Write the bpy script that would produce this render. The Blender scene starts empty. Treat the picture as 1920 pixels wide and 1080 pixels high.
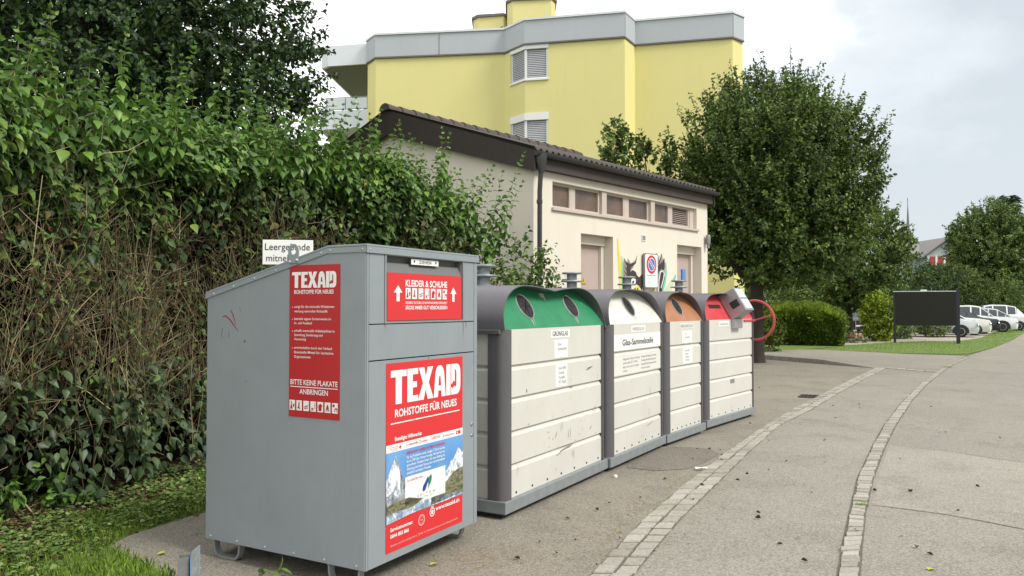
import bpy, math, random
import numpy as np
R = math.radians
random.seed(7)
scene = bpy.context.scene
COL = scene.collection

# ------------------------------------------------------------------ camera
F, HZ, CAMH = 1470.0, 575.0, 1.6            # focal length and horizon in pixels of the 1920x1080 photograph
PITCH = math.atan((HZ - 540.0) / F)
cam = bpy.data.cameras.new("camera"); cam.sensor_width = 36.0; cam.lens = F / 1920 * 36
cam.clip_start = 0.05; cam.clip_end = 2000
camo = bpy.data.objects.new("camera", cam); COL.objects.link(camo)
camo.location = (0, 0, CAMH); camo.rotation_euler = (R(90) + PITCH, 0, 0)
scene.camera = camo
scene.view_settings.view_transform = 'Standard'
scene.view_settings.look = 'None'
scene.view_settings.gamma = 1.0
scene.view_settings.exposure = 0.92

# ------------------------------------------------------------------ sky and sun
SUN_EL, SUN_AZ = 45.0, 120.0                # azimuth clockwise from +Y (the way the camera looks)
world = bpy.data.worlds.new("World"); scene.world = world; world.use_nodes = True
wn, wl = world.node_tree.nodes, world.node_tree.links
wn.clear()
def N(tree, typ, **kw):
    n = tree.nodes.new(typ)
    for k, v in kw.items(): setattr(n, k, v)
    return n
wt = world.node_tree
out = N(wt, 'ShaderNodeOutputWorld'); bg = N(wt, 'ShaderNodeBackground'); bg.inputs['Strength'].default_value = 0.1
sky = N(wt, 'ShaderNodeTexSky'); sky.sky_type = 'NISHITA'; sky.sun_disc = False
sky.sun_elevation = R(SUN_EL); sky.sun_rotation = R(SUN_AZ)
tc = N(wt, 'ShaderNodeTexCoord')
sep = N(wt, 'ShaderNodeSeparateXYZ'); wl.new(tc.outputs['Generated'], sep.inputs[0])
mp = N(wt, 'ShaderNodeMapping'); mp.inputs['Scale'].default_value = (1, 1, 1.9); mp.inputs['Location'].default_value = (0.35, 0.1, 0.15)
wl.new(tc.outputs['Generated'], mp.inputs[0])
nz = N(wt, 'ShaderNodeTexNoise'); nz.inputs['Scale'].default_value = 3.2; nz.inputs['Detail'].default_value = 7; nz.inputs['Roughness'].default_value = 0.55
wl.new(mp.outputs[0], nz.inputs['Vector'])
# cloud cover thins and greys towards the right of the view
ma = N(wt, 'ShaderNodeMath', operation='MULTIPLY_ADD'); ma.inputs[1].default_value = 1.35; ma.inputs[2].default_value = -0.15
wl.new(sep.outputs['X'], ma.inputs[0])
mb_ = N(wt, 'ShaderNodeMath', operation='MULTIPLY_ADD'); mb_.inputs[1].default_value = 1.05
wl.new(nz.outputs['Fac'], mb_.inputs[0]); wl.new(ma.outputs[0], mb_.inputs[2])
rmp = N(wt, 'ShaderNodeValToRGB')
rmp.color_ramp.elements[0].position = 0.56; rmp.color_ramp.elements[0].color = (9.4, 9.4, 9.4, 1)
rmp.color_ramp.elements[1].position = 1.35 if False else 1.0; rmp.color_ramp.elements[1].color = (3.9, 4.2, 4.4, 1)
e = rmp.color_ramp.elements.new(0.8); e.color = (4.9, 5.2, 5.35, 1)
wl.new(mb_.outputs[0], rmp.inputs[0])
mx = N(wt, 'ShaderNodeMixRGB'); mx.inputs[0].default_value = 0.9
wl.new(sky.outputs[0], mx.inputs[1]); wl.new(rmp.outputs[0], mx.inputs[2])
wl.new(mx.outputs[0], bg.inputs['Color']); wl.new(bg.outputs[0], out.inputs['Surface'])
sun = bpy.data.lights.new("sun", 'SUN'); sun.energy = 1.9; sun.angle = R(20); sun.color = (1.0, 0.965, 0.90)
suno = bpy.data.objects.new("sun", sun); COL.objects.link(suno)
az, el = R(SUN_AZ), R(SUN_EL)
from mathutils import Vector, Matrix
suno.rotation_euler = Vector((math.sin(az)*math.cos(el), math.cos(az)*math.cos(el), math.sin(el))).to_track_quat('Z', 'Y').to_euler()

# ------------------------------------------------------------------ pixel helpers
_cp, _sp = math.cos(PITCH), math.sin(PITCH)
def ray(px, py):
    a, b = (px - 960) / F, (540 - py) / F
    return Vector((a, _cp - b * _sp, _sp + b * _cp))
def G(px, py, z=0.0):
    d = ray(px, py); t = (z - CAMH) / d.z
    return Vector((d.x * t, d.y * t, z))
def P(px, py, Y):
    d = ray(px, py); t = Y / d.y
    return Vector((d.x * t, Y, CAMH + d.z * t))
def XY(px, Y):
    return ((px - 960) / F * Y, Y)

# ------------------------------------------------------------------ materials
MATS = {}
def bsdf_mat(name):
    m = bpy.data.materials.new(name); m.use_nodes = True
    MATS[name] = m
    return m, m.node_tree, m.node_tree.nodes['Principled BSDF']
def setc(b, rough=0.6, metal=0.0, spec=0.4):
    b.inputs['Roughness'].default_value = rough; b.inputs['Metallic'].default_value = metal
    b.inputs['Specular IOR Level'].default_value = spec
def mixc(t, fac, a, b):
    n = N(t, 'ShaderNodeMixRGB')
    if hasattr(fac, 'links'): t.links.new(fac, n.inputs[0])
    else: n.inputs[0].default_value = fac
    for i, c in ((1, a), (2, b)):
        if hasattr(c, 'links'): t.links.new(c, n.inputs[i])
        else: n.inputs[i].default_value = (*c, 1)
    return n.outputs[0]
def noise(t, scale, detail=4, rough=0.55, vec=None, stretch=None):
    n = N(t, 'ShaderNodeTexNoise'); n.inputs['Scale'].default_value = scale; n.inputs['Detail'].default_value = detail
    n.inputs['Roughness'].default_value = rough
    c = N(t, 'ShaderNodeTexCoord').outputs['Object'] if vec is None else vec
    if stretch:
        mm = N(t, 'ShaderNodeMapping'); mm.inputs['Scale'].default_value = stretch; t.links.new(c, mm.inputs[0]); c = mm.outputs[0]
    t.links.new(c, n.inputs['Vector'])
    return n.outputs['Fac']
def ramp(t, fac, p0, p1, c0=(0, 0, 0), c1=(1, 1, 1)):
    r = N(t, 'ShaderNodeValToRGB'); r.color_ramp.elements[0].position = p0; r.color_ramp.elements[1].position = p1
    r.color_ramp.elements[0].color = (*c0, 1); r.color_ramp.elements[1].color = (*c1, 1)
    t.links.new(fac, r.inputs[0]); return r.outputs[0]
def bump(t, b, h, strength=0.3, dist=0.01):
    n = N(t, 'ShaderNodeBump'); n.inputs['Strength'].default_value = strength; n.inputs['Distance'].default_value = dist
    t.links.new(h, n.inputs['Height']); t.links.new(n.outputs[0], b.inputs['Normal'])
def plain(name, c, rough=0.6, metal=0.0, spec=0.4, var=0.12, scale=6.0, bmp=0.0, bscale=60):
    m, t, b = bsdf_mat(name); setc(b, rough, metal, spec)
    c2 = tuple(x * (1 - var) for x in c); c1 = tuple(min(1, x * (1 + var * 0.5)) for x in c)
    t.links.new(mixc(t, noise(t, scale, 6), c2, c1), b.inputs['Base Color'])
    if bmp: bump(t, b, noise(t, bscale, 3), bmp, 0.01)
    return m
def island(t):
    return N(t, 'ShaderNodeNewGeometry').outputs['Random Per Island']
def leafmat(name, dark, mid, light, transl=0.28, rough=0.5, spec=0.3, extra=None):
    m, t, b = bsdf_mat(name); setc(b, rough, 0, spec)
    r = N(t, 'ShaderNodeValToRGB'); e = r.color_ramp.elements
    e[0].position = 0.0; e[0].color = (*dark, 1); e[1].position = 1.0; e[1].color = (*light, 1)
    k = e.new(0.55); k.color = (*mid, 1)
    if extra:
        k = e.new(0.965); k.color = (*light, 1); e[-1].color = (*extra, 1)
    t.links.new(island(t), r.inputs[0])
    big = noise(t, 0.9, 3)
    c = mixc(t, ramp(t, big, 0.35, 0.7), r.outputs[0], r.outputs[0])
    hs = N(t, 'ShaderNodeHueSaturation'); t.links.new(r.outputs[0], hs.inputs['Color'])
    mr = N(t, 'ShaderNodeMapRange'); mr.inputs[1].default_value = 0.3; mr.inputs[2].default_value = 0.7; mr.inputs[3].default_value = 0.68; mr.inputs[4].default_value = 1.45
    t.links.new(big, mr.inputs[0]); t.links.new(mr.outputs[0], hs.inputs['Value'])
    t.links.new(hs.outputs[0], b.inputs['Base Color'])
    tr = N(t, 'ShaderNodeBsdfTranslucent'); ms = N(t, 'ShaderNodeMixShader'); ms.inputs[0].default_value = transl
    t.links.new(hs.outputs[0], tr.inputs['Color'])
    t.links.new(b.outputs[0], ms.inputs[1]); t.links.new(tr.outputs[0], ms.inputs[2])
    t.links.new(ms.outputs[0], t.nodes['Material Output'].inputs['Surface'])
    return m

def asphalt(name, base, warm, speck=0.8, seed=0.0, patch=(0.205, 0.188, 0.158)):
    m, t, b = bsdf_mat(name); setc(b, 0.9, 0, 0.25)
    tco = N(t, 'ShaderNodeTexCoord'); mm = N(t, 'ShaderNodeMapping'); mm.inputs['Location'].default_value = (seed, seed * 2, 0)
    t.links.new(tco.outputs['Object'], mm.inputs[0]); v = mm.outputs[0]
    c = mixc(t, ramp(t, noise(t, 0.35, 6, 0.6, v), 0.35, 0.68), base, warm)
    c = mixc(t, ramp(t, noise(t, 1.3, 6, 0.65, v), 0.5, 0.78), c, patch)
    fine = noise(t, 75, 4, 0.75, v)
    c2 = N(t, 'ShaderNodeMixRGB'); c2.blend_type = 'MULTIPLY'; c2.inputs[0].default_value = 0.75
    t.links.new(c, c2.inputs[1]); t.links.new(ramp(t, fine, 0.37, 0.63, (0.40, 0.40, 0.40), (1.38, 1.36, 1.32)), c2.inputs[2])
    vo = N(t, 'ShaderNodeTexVoronoi'); vo.inputs['Scale'].default_value = 50; t.links.new(v, vo.inputs['Vector'])
    st = ramp(t, vo.outputs['Distance'], 0.10, 0.22, (1, 1, 1), (0, 0, 0))
    wh = N(t, 'ShaderNodeTexWhiteNoise'); t.links.new(vo.outputs['Color'], wh.inputs[0])
    sel = N(t, 'ShaderNodeMath', operation='GREATER_THAN'); sel.inputs[1].default_value = 0.62; t.links.new(wh.outputs['Value'], sel.inputs[0])
    mu = N(t, 'ShaderNodeMath', operation='MULTIPLY'); t.links.new(st, mu.inputs[0]); t.links.new(sel.outputs[0], mu.inputs[1])
    mu2 = N(t, 'ShaderNodeMath', operation='MULTIPLY'); mu2.inputs[1].default_value = speck; t.links.new(mu.outputs[0], mu2.inputs[0])
    c3 = mixc(t, mu2.outputs[0], c2.outputs[0], (0.5, 0.48, 0.44))
    # long thin cracks
    wv = noise(t, 0.55, 5, 0.6, v, (1.0, 1.0, 1))
    ab = N(t, 'ShaderNodeMath', operation='SUBTRACT'); ab.inputs[1].default_value = 0.5; t.links.new(wv, ab.inputs[0])
    ab2 = N(t, 'ShaderNodeMath', operation='ABSOLUTE'); t.links.new(ab.outputs[0], ab2.inputs[0])
    crk = ramp(t, ab2.outputs[0], 0.0005, 0.0025, (1, 1, 1), (0, 0, 0))
    gate = ramp(t, noise(t, 0.5, 2, 0.5, v, (1, 1, 1)), 0.52, 0.6)
    mg = N(t, 'ShaderNodeMath', operation='MULTIPLY'); t.links.new(crk, mg.inputs[0]); t.links.new(gate, mg.inputs[1])
    mg2 = N(t, 'ShaderNodeMath', operation='MULTIPLY'); mg2.inputs[1].default_value = 0.55; t.links.new(mg.outputs[0], mg2.inputs[0])
    c4 = mixc(t, mg2.outputs[0], c3, (0.07, 0.065, 0.06))
    t.links.new(c4, b.inputs['Base Color'])
    bump(t, b, fine, 0.5, 0.006)
    return m
asphalt('asphalt', (0.252, 0.236, 0.202), (0.29, 0.27, 0.23))
asphalt('asphalt_patch', (0.285, 0.267, 0.23), (0.315, 0.295, 0.252), .8, 9.9)
asphalt('asphalt_lane', (0.248, 0.232, 0.199), (0.284, 0.265, 0.227), 0.8, 7.3)
asphalt('asphalt_yard', (0.232, 0.212, 0.175), (0.27, 0.245, 0.20), 0.75, 3.1, (0.17, 0.15, 0.122))
asphalt('asphalt_shade_seam', (0.175, 0.157, 0.132), (0.205, 0.183, 0.152), 0.6, 5.1, (0.10, 0.09, 0.078))  # darker tone, for the painted shade patch and the road seams
plain('paving', (0.36, 0.32, 0.27), 0.9, var=0.15, scale=3)
plain('soil', (0.075, 0.055, 0.036), 0.95, var=0.5, scale=9, bmp=0.6)
plain('lawn_base', (0.12, 0.18, 0.032), 0.95, var=0.5, scale=3.0)
plain('far_ground', (0.10, 0.13, 0.04), 0.95, var=0.3, scale=0.2)
def stone():
    m, t, b = bsdf_mat('stone'); setc(b, 0.85, 0, 0.3)
    r = N(t, 'ShaderNodeValToRGB'); e = r.color_ramp.elements
    e[0].color = (0.28, 0.26, 0.215, 1); e[1].color = (0.41, 0.385, 0.33, 1)
    k = e.new(0.5); k.color = (0.345, 0.325, 0.28, 1)
    t.links.new(island(t), r.inputs[0])
    c = N(t, 'ShaderNodeMixRGB'); c.blend_type = 'MULTIPLY'; c.inputs[0].default_value = 0.7
    f = noise(t, 38, 5, 0.7)
    t.links.new(r.outputs[0], c.inputs[1]); t.links.new(ramp(t, f, 0.3, 0.7, (0.55, 0.54, 0.52), (1.2, 1.2, 1.2)), c.inputs[2])
    t.links.new(c.outputs[0], b.inputs['Base Color']); bump(t, b, f, 0.5, 0.008)
stone()
plain('joint', (0.13, 0.11, 0.085), 0.95, var=0.4, scale=14)
def paintmetal(name, c, dirt, rough=0.42, amount=0.35, streak=True):
    m, t, b = bsdf_mat(name); setc(b, rough, 0.0, 0.5)
    f = noise(t, 2.2, 7, 0.6)
    col = mixc(t, ramp(t, f, 0.3, 0.75), c, tuple(x * 0.86 for x in c))
    if streak:
        s = noise(t, 7, 5, 0.6, None, (6, 6, 0.55))
        k = N(t, 'ShaderNodeMath', operation='MULTIPLY'); k.inputs[1].default_value = amount
        t.links.new(ramp(t, s, 0.52, 0.75), k.inputs[0])
        col = mixc(t, k.outputs[0], col, dirt)
    sc = noise(t, 190, 2, 0.5)
    col = mixc(t, ramp(t, sc, 0.72, 0.76), col, dirt)
    t.links.new(col, b.inputs['Base Color'])
    r2 = N(t, 'ShaderNodeMapRange'); r2.inputs[3].default_value = rough - 0.08; r2.inputs[4].default_value = rough + 0.14
    t.links.new(f, r2.inputs[0]); t.links.new(r2.outputs[0], b.inputs['Roughness'])
    return m
plain('rust', (0.16, 0.075, 0.035), 0.8, var=0.4, scale=40)
paintmetal('grey_steel', (0.258, 0.285, 0.303), (0.205, 0.22, 0.23), 0.45, 0.3)
MATS['grey_front'] = MATS['grey_steel']
_t = MATS['grey_steel'].node_tree; bump(_t, _t.nodes['Principled BSDF'], noise(_t, 3.0, 2), 0.25, 0.02)
plain('flap_grey', (0.15, 0.15, 0.15), 0.6, var=0.15)
plain('gap_black', (0.012, 0.012, 0.012), 0.8)
plain('zinc', (0.52, 0.54, 0.55), 0.4, 0.7, var=0.3, scale=14)
plain('bolt', (0.5, 0.5, 0.5), 0.35, 0.6)
plain('galvanised', (0.27, 0.29, 0.295), 0.5, 0.25, var=0.3, scale=11)
paintmetal('hood_grey', (0.104, 0.097, 0.104), (0.16, 0.154, 0.15), 0.42, 0.3)
def panelmat():
    m, t, b = bsdf_mat('panel_white'); setc(b, 0.45, 0, 0.4)
    f = noise(t, 1.7, 7, 0.62)
    col = mixc(t, ramp(t, f, 0.35, 0.75), (0.60, 0.582, 0.525), (0.545, 0.525, 0.468))
    s = noise(t, 5, 6, 0.65, None, (5, 5, 0.6))
    k = N(t, 'ShaderNodeMath', operation='MULTIPLY'); k.inputs[1].default_value = 0.13
    t.links.new(ramp(t, s, 0.52, 0.8), k.inputs[0])
    col = mixc(t, k.outputs[0], col, (0.44, 0.40, 0.32))
    # small chips and scuffs, gathered in a few places
    g = ramp(t, noise(t, 2.4, 3, 0.5), 0.5, 0.62)
    chips = ramp(t, noise(t, 26, 4, 0.7, None, (1.0, 1.0, 0.45)), 0.685, 0.70)
    mu = N(t, 'ShaderNodeMath', operation='MULTIPLY'); t.links.new(g, mu.inputs[0]); t.links.new(chips, mu.inputs[1])
    col = mixc(t, mu.outputs[0], col, (0.09, 0.08, 0.07))
    t.links.new(col, b.inputs['Base Color'])
panelmat()
def wornpaint(name, c):
    m, t, b = bsdf_mat(name); setc(b, 0.45, 0, 0.4)
    col = mixc(t, ramp(t, noise(t, 4, 7, 0.65), 0.4, 0.75), c, tuple(x * 0.75 for x in c))
    col = mixc(t, ramp(t, noise(t, 18, 4, 0.7), 0.70, 0.72), col, (0.35, 0.36, 0.34))
    t.links.new(col, b.inputs['Base Color'])
wornpaint('hood_green', (0.024, 0.215, 0.092)); wornpaint('hood_white', (0.66, 0.64, 0.58))
wornpaint('hood_brown', (0.395, 0.168, 0.075)); wornpaint('hood_red', (0.54, 0.045, 0.05))
plain('rubber', (0.022, 0.02, 0.019), 0.7, var=0.4, scale=12)
plain('rim_pale', (0.45, 0.46, 0.43), 0.6, var=0.35, scale=30)
plain('print_red', (0.62, 0.028, 0.032), 0.4, var=0.07, scale=3)
plain('print_darkred', (0.44, 0.018, 0.022), 0.4, var=0.07, scale=3)
plain('print_white', (0.80, 0.79, 0.77), 0.45, var=0.05)
plain('print_pale', (0.80, 0.42, 0.40), 0.45, var=0.05)
plain('print_black', (0.025, 0.025, 0.028), 0.5, var=0.1)
plain('print_grey', (0.22, 0.22, 0.21), 0.5, var=0.2, scale=30)
plain('print_fade', (0.36, 0.35, 0.32), 0.5, var=0.3, scale=30)
plain('sticker_white', (0.78, 0.77, 0.74), 0.4, var=0.06)
plain('sticker_pale', (0.69, 0.67, 0.62), 0.4, var=0.06)
plain('print_blue', (0.035, 0.10, 0.50), 0.45, var=0.1); plain('print_navy', (0.03, 0.04, 0.26), 0.45); plain('print_leaf', (0.01, 0.20, 0.10), 0.45)
plain('marker_red', (0.32, 0.012, 0.03), 0.5)
def skyprint():
    m, t, b = bsdf_mat('pic_sky'); setc(b, 0.45)
    t.links.new(mixc(t, ramp(t, noise(t, 2.5, 3), 0.35, 0.65), (0.10, 0.27, 0.56), (0.17, 0.37, 0.66)), b.inputs['Base Color'])
skyprint()
def picrock(name, a, bb, cc, scale, p0, p1, stretch=None):
    m, t, b = bsdf_mat(name); setc(b, 0.45)
    f = noise(t, scale, 7, 0.68, None, stretch)
    c = mixc(t, ramp(t, f, p0, p1), a, bb)
    c = mixc(t, ramp(t, noise(t, scale * 2.3, 5, 0.7, None, stretch), 0.52, 0.62), c, cc)
    t.links.new(c, b.inputs['Base Color'])
picrock('pic_snow', (0.25, 0.29, 0.34), (0.80, 0.82, 0.84), (0.62, 0.65, 0.69), 14, 0.42, 0.52, (1.6, 1, 1))
picrock('pic_rock', (0.10, 0.12, 0.14), (0.30, 0.33, 0.36), (0.5, 0.52, 0.55), 18, 0.4, 0.6)
picrock('pic_meadow', (0.06, 0.07, 0.03), (0.20, 0.19, 0.10), (0.27, 0.25, 0.16), 20, 0.4, 0.6, (1, 1, 2.5))
picrock('pic_lake', (0.16, 0.24, 0.34), (0.42, 0.50, 0.58), (0.78, 0.8, 0.82), 12, 0.4, 0.6)
# buildings
def render_mat(name, c, var=0.08, dirt=(0.3, 0.27, 0.22), amt=0.25, streak=True, fine=130):
    m, t, b = bsdf_mat(name); setc(b, 0.9, 0, 0.2)
    col = mixc(t, ramp(t, noise(t, 0.6, 6, 0.6), 0.3, 0.7), c, tuple(x * (1 - var) for x in c))
    if streak:
        s = noise(t, 1.6, 6, 0.65, None, (3, 3, 0.35))
        k = N(t, 'ShaderNodeMath', operation='MULTIPLY'); k.inputs[1].default_value = amt
        t.links.new(ramp(t, s, 0.55, 0.85), k.inputs[0]); col = mixc(t, k.outputs[0], col, dirt)
    t.links.new(col, b.inputs['Base Color']); bump(t, b, noise(t, fine, 3, 0.7), 0.25, 0.006)
render_mat('cream_render', (0.70, 0.64, 0.54), 0.07, (0.42, 0.37, 0.29), 0.35)
render_mat('yellow_render', (0.68, 0.62, 0.27), 0.04, (0.60, 0.53, 0.22), 0.4, True, 40)
render_mat('fascia_grey', (0.42, 0.45, 0.47), 0.05, (0.33, 0.35, 0.36), 0.3)
render_mat('balcony_white', (0.66, 0.69, 0.71), 0.06, (0.5, 0.52, 0.52), 0.3)
plain('coping', (0.62, 0.63, 0.63), 0.5, 0.2); plain('coping_dark', (0.14, 0.12, 0.12), 0.6)
plain('soffit', (0.20, 0.20, 0.17), 0.9)
plain('brown_board', (0.043, 0.033, 0.029), 0.75, var=0.3, scale=7)
plain('brown_fascia', (0.062, 0.046, 0.04), 0.75, var=0.3, scale=7)
plain('roof_tile', (0.085, 0.070, 0.062), 0.85, var=0.5, scale=5)
plain('gutter_metal', (0.055, 0.052, 0.05), 0.5, 0.3, var=0.3)
plain('window_frame', (0.50, 0.43, 0.37), 0.7, var=0.08)
def dullpane(name, a, bcol):
    m, t, b = bsdf_mat(name); setc(b, 0.35, 0, 0.5)
    t.links.new(mixc(t, ramp(t, noise(t, 3.2, 6, 0.65), 0.35, 0.68), a, bcol), b.inputs['Base Color'])
dullpane('dusty_pane', (0.085, 0.07, 0.06), (0.17, 0.10, 0.075))
plain('door_mauve', (0.44, 0.35, 0.31), 0.6, var=0.06)
plain('louvre', (0.30, 0.23, 0.20), 0.7, var=0.1)
plain('blind', (0.50, 0.51, 0.52), 0.5, 0.1, var=0.06); plain('dark_glass', (0.03, 0.032, 0.036), 0.2, 0.0, 0.5)
plain('frame_white', (0.72, 0.72, 0.72), 0.5, var=0.04)
plain('clear_rail', (0.62, 0.66, 0.66), 0.25, 0, 0.5)
plain('lamp_grey', (0.23, 0.23, 0.22), 0.6)
plain('sign_blue', (0.03, 0.2, 0.55), 0.4); plain('sign_red', (0.6, 0.02, 0.03), 0.4); plain('sign_yellow', (0.62, 0.40, 0.02), 0.5)
plain('spray_black', (0.05, 0.043, 0.043), 0.8, var=0.5, scale=9); plain('spray_grey', (0.29, 0.245, 0.215), 0.8, var=0.3, scale=12)
plain('spray_yellow', (0.66, 0.60, 0.05), 0.8, var=0.15); plain('spray_teal', (0.17, 0.50, 0.37), 0.8, var=0.25, scale=10)
plain('spray_mint', (0.50, 0.58, 0.42), 0.8, var=0.1); plain('spray_white', (0.75, 0.72, 0.66), 0.8); plain('spray_ochre', (0.58, 0.45, 0.12), 0.8, var=0.3)
plain('bark', (0.055, 0.042, 0.032), 0.9, var=0.5, scale=9, bmp=0.8, bscale=14)
plain('dark_core', (0.018, 0.015, 0.010), 1.0, var=0.6, scale=14, spec=0.0)  # near black, for the added core surfaces that block light inside hedges
def twigmat():
    m, t, b = bsdf_mat('twig'); setc(b, 0.85, 0, 0.2)
    r = N(t, 'ShaderNodeValToRGB'); e = r.color_ramp.elements
    e[0].color = (0.045, 0.037, 0.022, 1); e[1].color = (0.54, 0.44, 0.25, 1)
    k = e.new(0.5); k.color = (0.135, 0.107, 0.06, 1); k = e.new(0.8); k.color = (0.25, 0.205, 0.105, 1)
    t.links.new(island(t), r.inputs[0]); t.links.new(r.outputs[0], b.inputs['Base Color'])
twigmat()
leafmat('hedge_leaf', (0.034, 0.069, 0.019), (0.087, 0.156, 0.036), (0.183, 0.281, 0.059), 0.25, 0.52, 0.32, (0.16, 0.09, 0.03))
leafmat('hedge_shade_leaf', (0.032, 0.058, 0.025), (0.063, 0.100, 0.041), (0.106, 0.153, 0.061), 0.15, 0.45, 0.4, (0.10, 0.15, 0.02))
leafmat('shoot_leaf', (0.066, 0.138, 0.028), (0.111, 0.217, 0.041), (0.197, 0.329, 0.057), 0.32, 0.4, 0.45)
leafmat('dark_tree_leaf', (0.016, 0.032, 0.011), (0.033, 0.065, 0.020), (0.074, 0.136, 0.031), 0.25, 0.5, 0.35)
leafmat('hornbeam_leaf', (0.038, 0.066, 0.019), (0.078, 0.130, 0.028), (0.196, 0.269, 0.051), 0.25, 0.5, 0.35)
leafmat('mid_leaf', (0.048, 0.083, 0.020), (0.100, 0.158, 0.037), (0.202, 0.280, 0.066), 0.25, 0.55, 0.3)
leafmat('lime_leaf', (0.11, 0.17, 0.014), (0.25, 0.34, 0.035), (0.46, 0.54, 0.09), 0.3, 0.5, 0.3)
leafmat('yew_leaf', (0.039, 0.070, 0.014), (0.087, 0.138, 0.020), (0.175, 0.224, 0.031), 0.2, 0.6, 0.25)
leafmat('yew_tip', (0.127, 0.207, 0.025), (0.218, 0.310, 0.040), (0.345, 0.425, 0.069), 0.3, 0.6, 0.25)
leafmat('conifer_leaf', (0.019, 0.043, 0.024), (0.038, 0.072, 0.038), (0.072, 0.120, 0.053), 0.1, 0.6, 0.25)
leafmat('grass_blade', (0.106, 0.175, 0.029), (0.199, 0.327, 0.043), (0.352, 0.468, 0.083), 0.3, 0.6, 0.2, (0.28, 0.24, 0.10))
leafmat('ground_ivy', (0.076, 0.138, 0.035), (0.152, 0.235, 0.062), (0.276, 0.359, 0.124), 0.25, 0.55, 0.3, (0.30, 0.22, 0.09))
leafmat('litter', (0.04, 0.022, 0.012), (0.085, 0.05, 0.025), (0.17, 0.11, 0.05), 0.1, 0.7, 0.2)
plain('straw', (0.36, 0.28, 0.13), 0.9, var=0.3, scale=20)
plain('dead_leaf', (0.05, 0.028, 0.017), 0.8, var=0.4, scale=30); plain('yellow_leaf', (0.34, 0.36, 0.05), 0.7)
plain('petal_pink', (0.62, 0.20, 0.22), 0.7, var=0.4, scale=20)
plain('led_board', (0.021, 0.020, 0.018), 0.75, var=0.25, scale=25, spec=0.3); plain('board_post', (0.018, 0.02, 0.035), 0.5)
for nm, c in (('car_silver', (0.60, 0.62, 0.63)), ('car_cream', (0.76, 0.75, 0.70)), ('car_black', (0.025, 0.027, 0.032)), ('car_white', (0.80, 0.80, 0.80)), ('car_dark', (0.03, 0.036, 0.042))):
    plain(nm, c, 0.22, 0.15, 0.6, var=0.04)
plain('car_glass', (0.035, 0.045, 0.048), 0.1, 0, 0.7); plain('tyre', (0.012, 0.012, 0.012), 0.8); plain('rim_metal', (0.40, 0.41, 0.42), 0.35, 0.6)
plain('head_lamp', (0.62, 0.65, 0.67), 0.15, 0.2, 0.7); plain('tail_lamp', (0.45, 0.015, 0.02), 0.25); plain('plastic_black', (0.022, 0.022, 0.024), 0.55)
plain('red_tube', (0.46, 0.06, 0.062), 0.35, var=0.1); plain('steel_bright', (0.40, 0.40, 0.41), 0.38, 0.6, var=0.25, scale=9)
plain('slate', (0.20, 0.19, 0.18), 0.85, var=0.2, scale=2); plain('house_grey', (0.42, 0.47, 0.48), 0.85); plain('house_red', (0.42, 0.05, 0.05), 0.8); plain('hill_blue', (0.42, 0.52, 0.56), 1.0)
plain('spire_grey', (0.16, 0.15, 0.17), 0.7); plain('post_grey', (0.17, 0.175, 0.165), 0.65, var=0.3, scale=20); plain('panel_weathered', (0.27, 0.29, 0.29), 0.6, var=0.6, scale=26); plain('edge_blue', (0.16, 0.33, 0.60), 0.45)
plain('iron', (0.05, 0.043, 0.038), 0.6, 0.3, var=0.4, scale=20); plain('kerb_stone', (0.27, 0.255, 0.225), 0.9, var=0.4, scale=12, bmp=0.4)
plain('fence_wood', (0.30, 0.27, 0.23), 0.9)

# ------------------------------------------------------------------ mesh helpers
def tag(o, label=None, cat=None, group=None, kind=None):
    if label: o['label'] = label
    if cat: o['category'] = cat
    if group: o['group'] = group
    if kind: o['kind'] = kind
    return o
def thing(name, label, cat, loc=(0, 0, 0), rz=0.0, group=None):
    o = bpy.data.objects.new(name, None); o.empty_display_size = 0.2; COL.objects.link(o)
    o.location = loc; o.rotation_euler = (0, 0, rz)
    return tag(o, label, cat, group)
def link(name, me, parent=None):
    o = bpy.data.objects.new(name, me); COL.objects.link(o)
    if parent is not None: o.parent = parent
    return o
def copy_tree(o, parent=None):
    c = o.copy(); COL.objects.link(c)
    if parent is not None: c.parent = parent
    for ch in list(o.children): copy_tree(ch, c)
    return c
_txt = {}
def text_geo(s, cap, width=None, bold=0.0, space=1.0):
    key = (s, bold, space)
    if key not in _txt:
        cu = bpy.data.curves.new("t", 'FONT'); cu.body = s; cu.size = 1.0; cu.resolution_u = 3; cu.offset = bold
        cu.space_character = space; cu.fill_mode = 'FRONT'
        ob = bpy.data.objects.new("t", cu); COL.objects.link(ob)
        dg = bpy.context.evaluated_depsgraph_get(); dg.update()
        me = bpy.data.meshes.new_from_object(ob.evaluated_get(dg))
        v = np.array([(p.co.x, p.co.y) for p in me.vertices]).reshape(-1, 2)
        f = [tuple(p.vertices) for p in me.polygons]
        bpy.data.objects.remove(ob); bpy.data.curves.remove(cu); bpy.data.meshes.remove(me)
        _txt[key] = (v, f)
    v, f = _txt[key]
    if not len(v): return v, f
    if 'H' != s and ('H', bold, 1.0) not in _txt: text_geo('H', 1, None, bold)
    h = _txt[('H', bold, 1.0)][0]; hh = h[:, 1].max() - h[:, 1].min(); h0 = h[:, 1].min()
    sy = cap / hh; x0 = v[:, 0].min(); w = v[:, 0].max() - x0
    sx = sy if width is None else width / w
    return np.stack([(v[:, 0] - x0) * sx, (v[:, 1] - h0) * sy], 1), f

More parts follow.
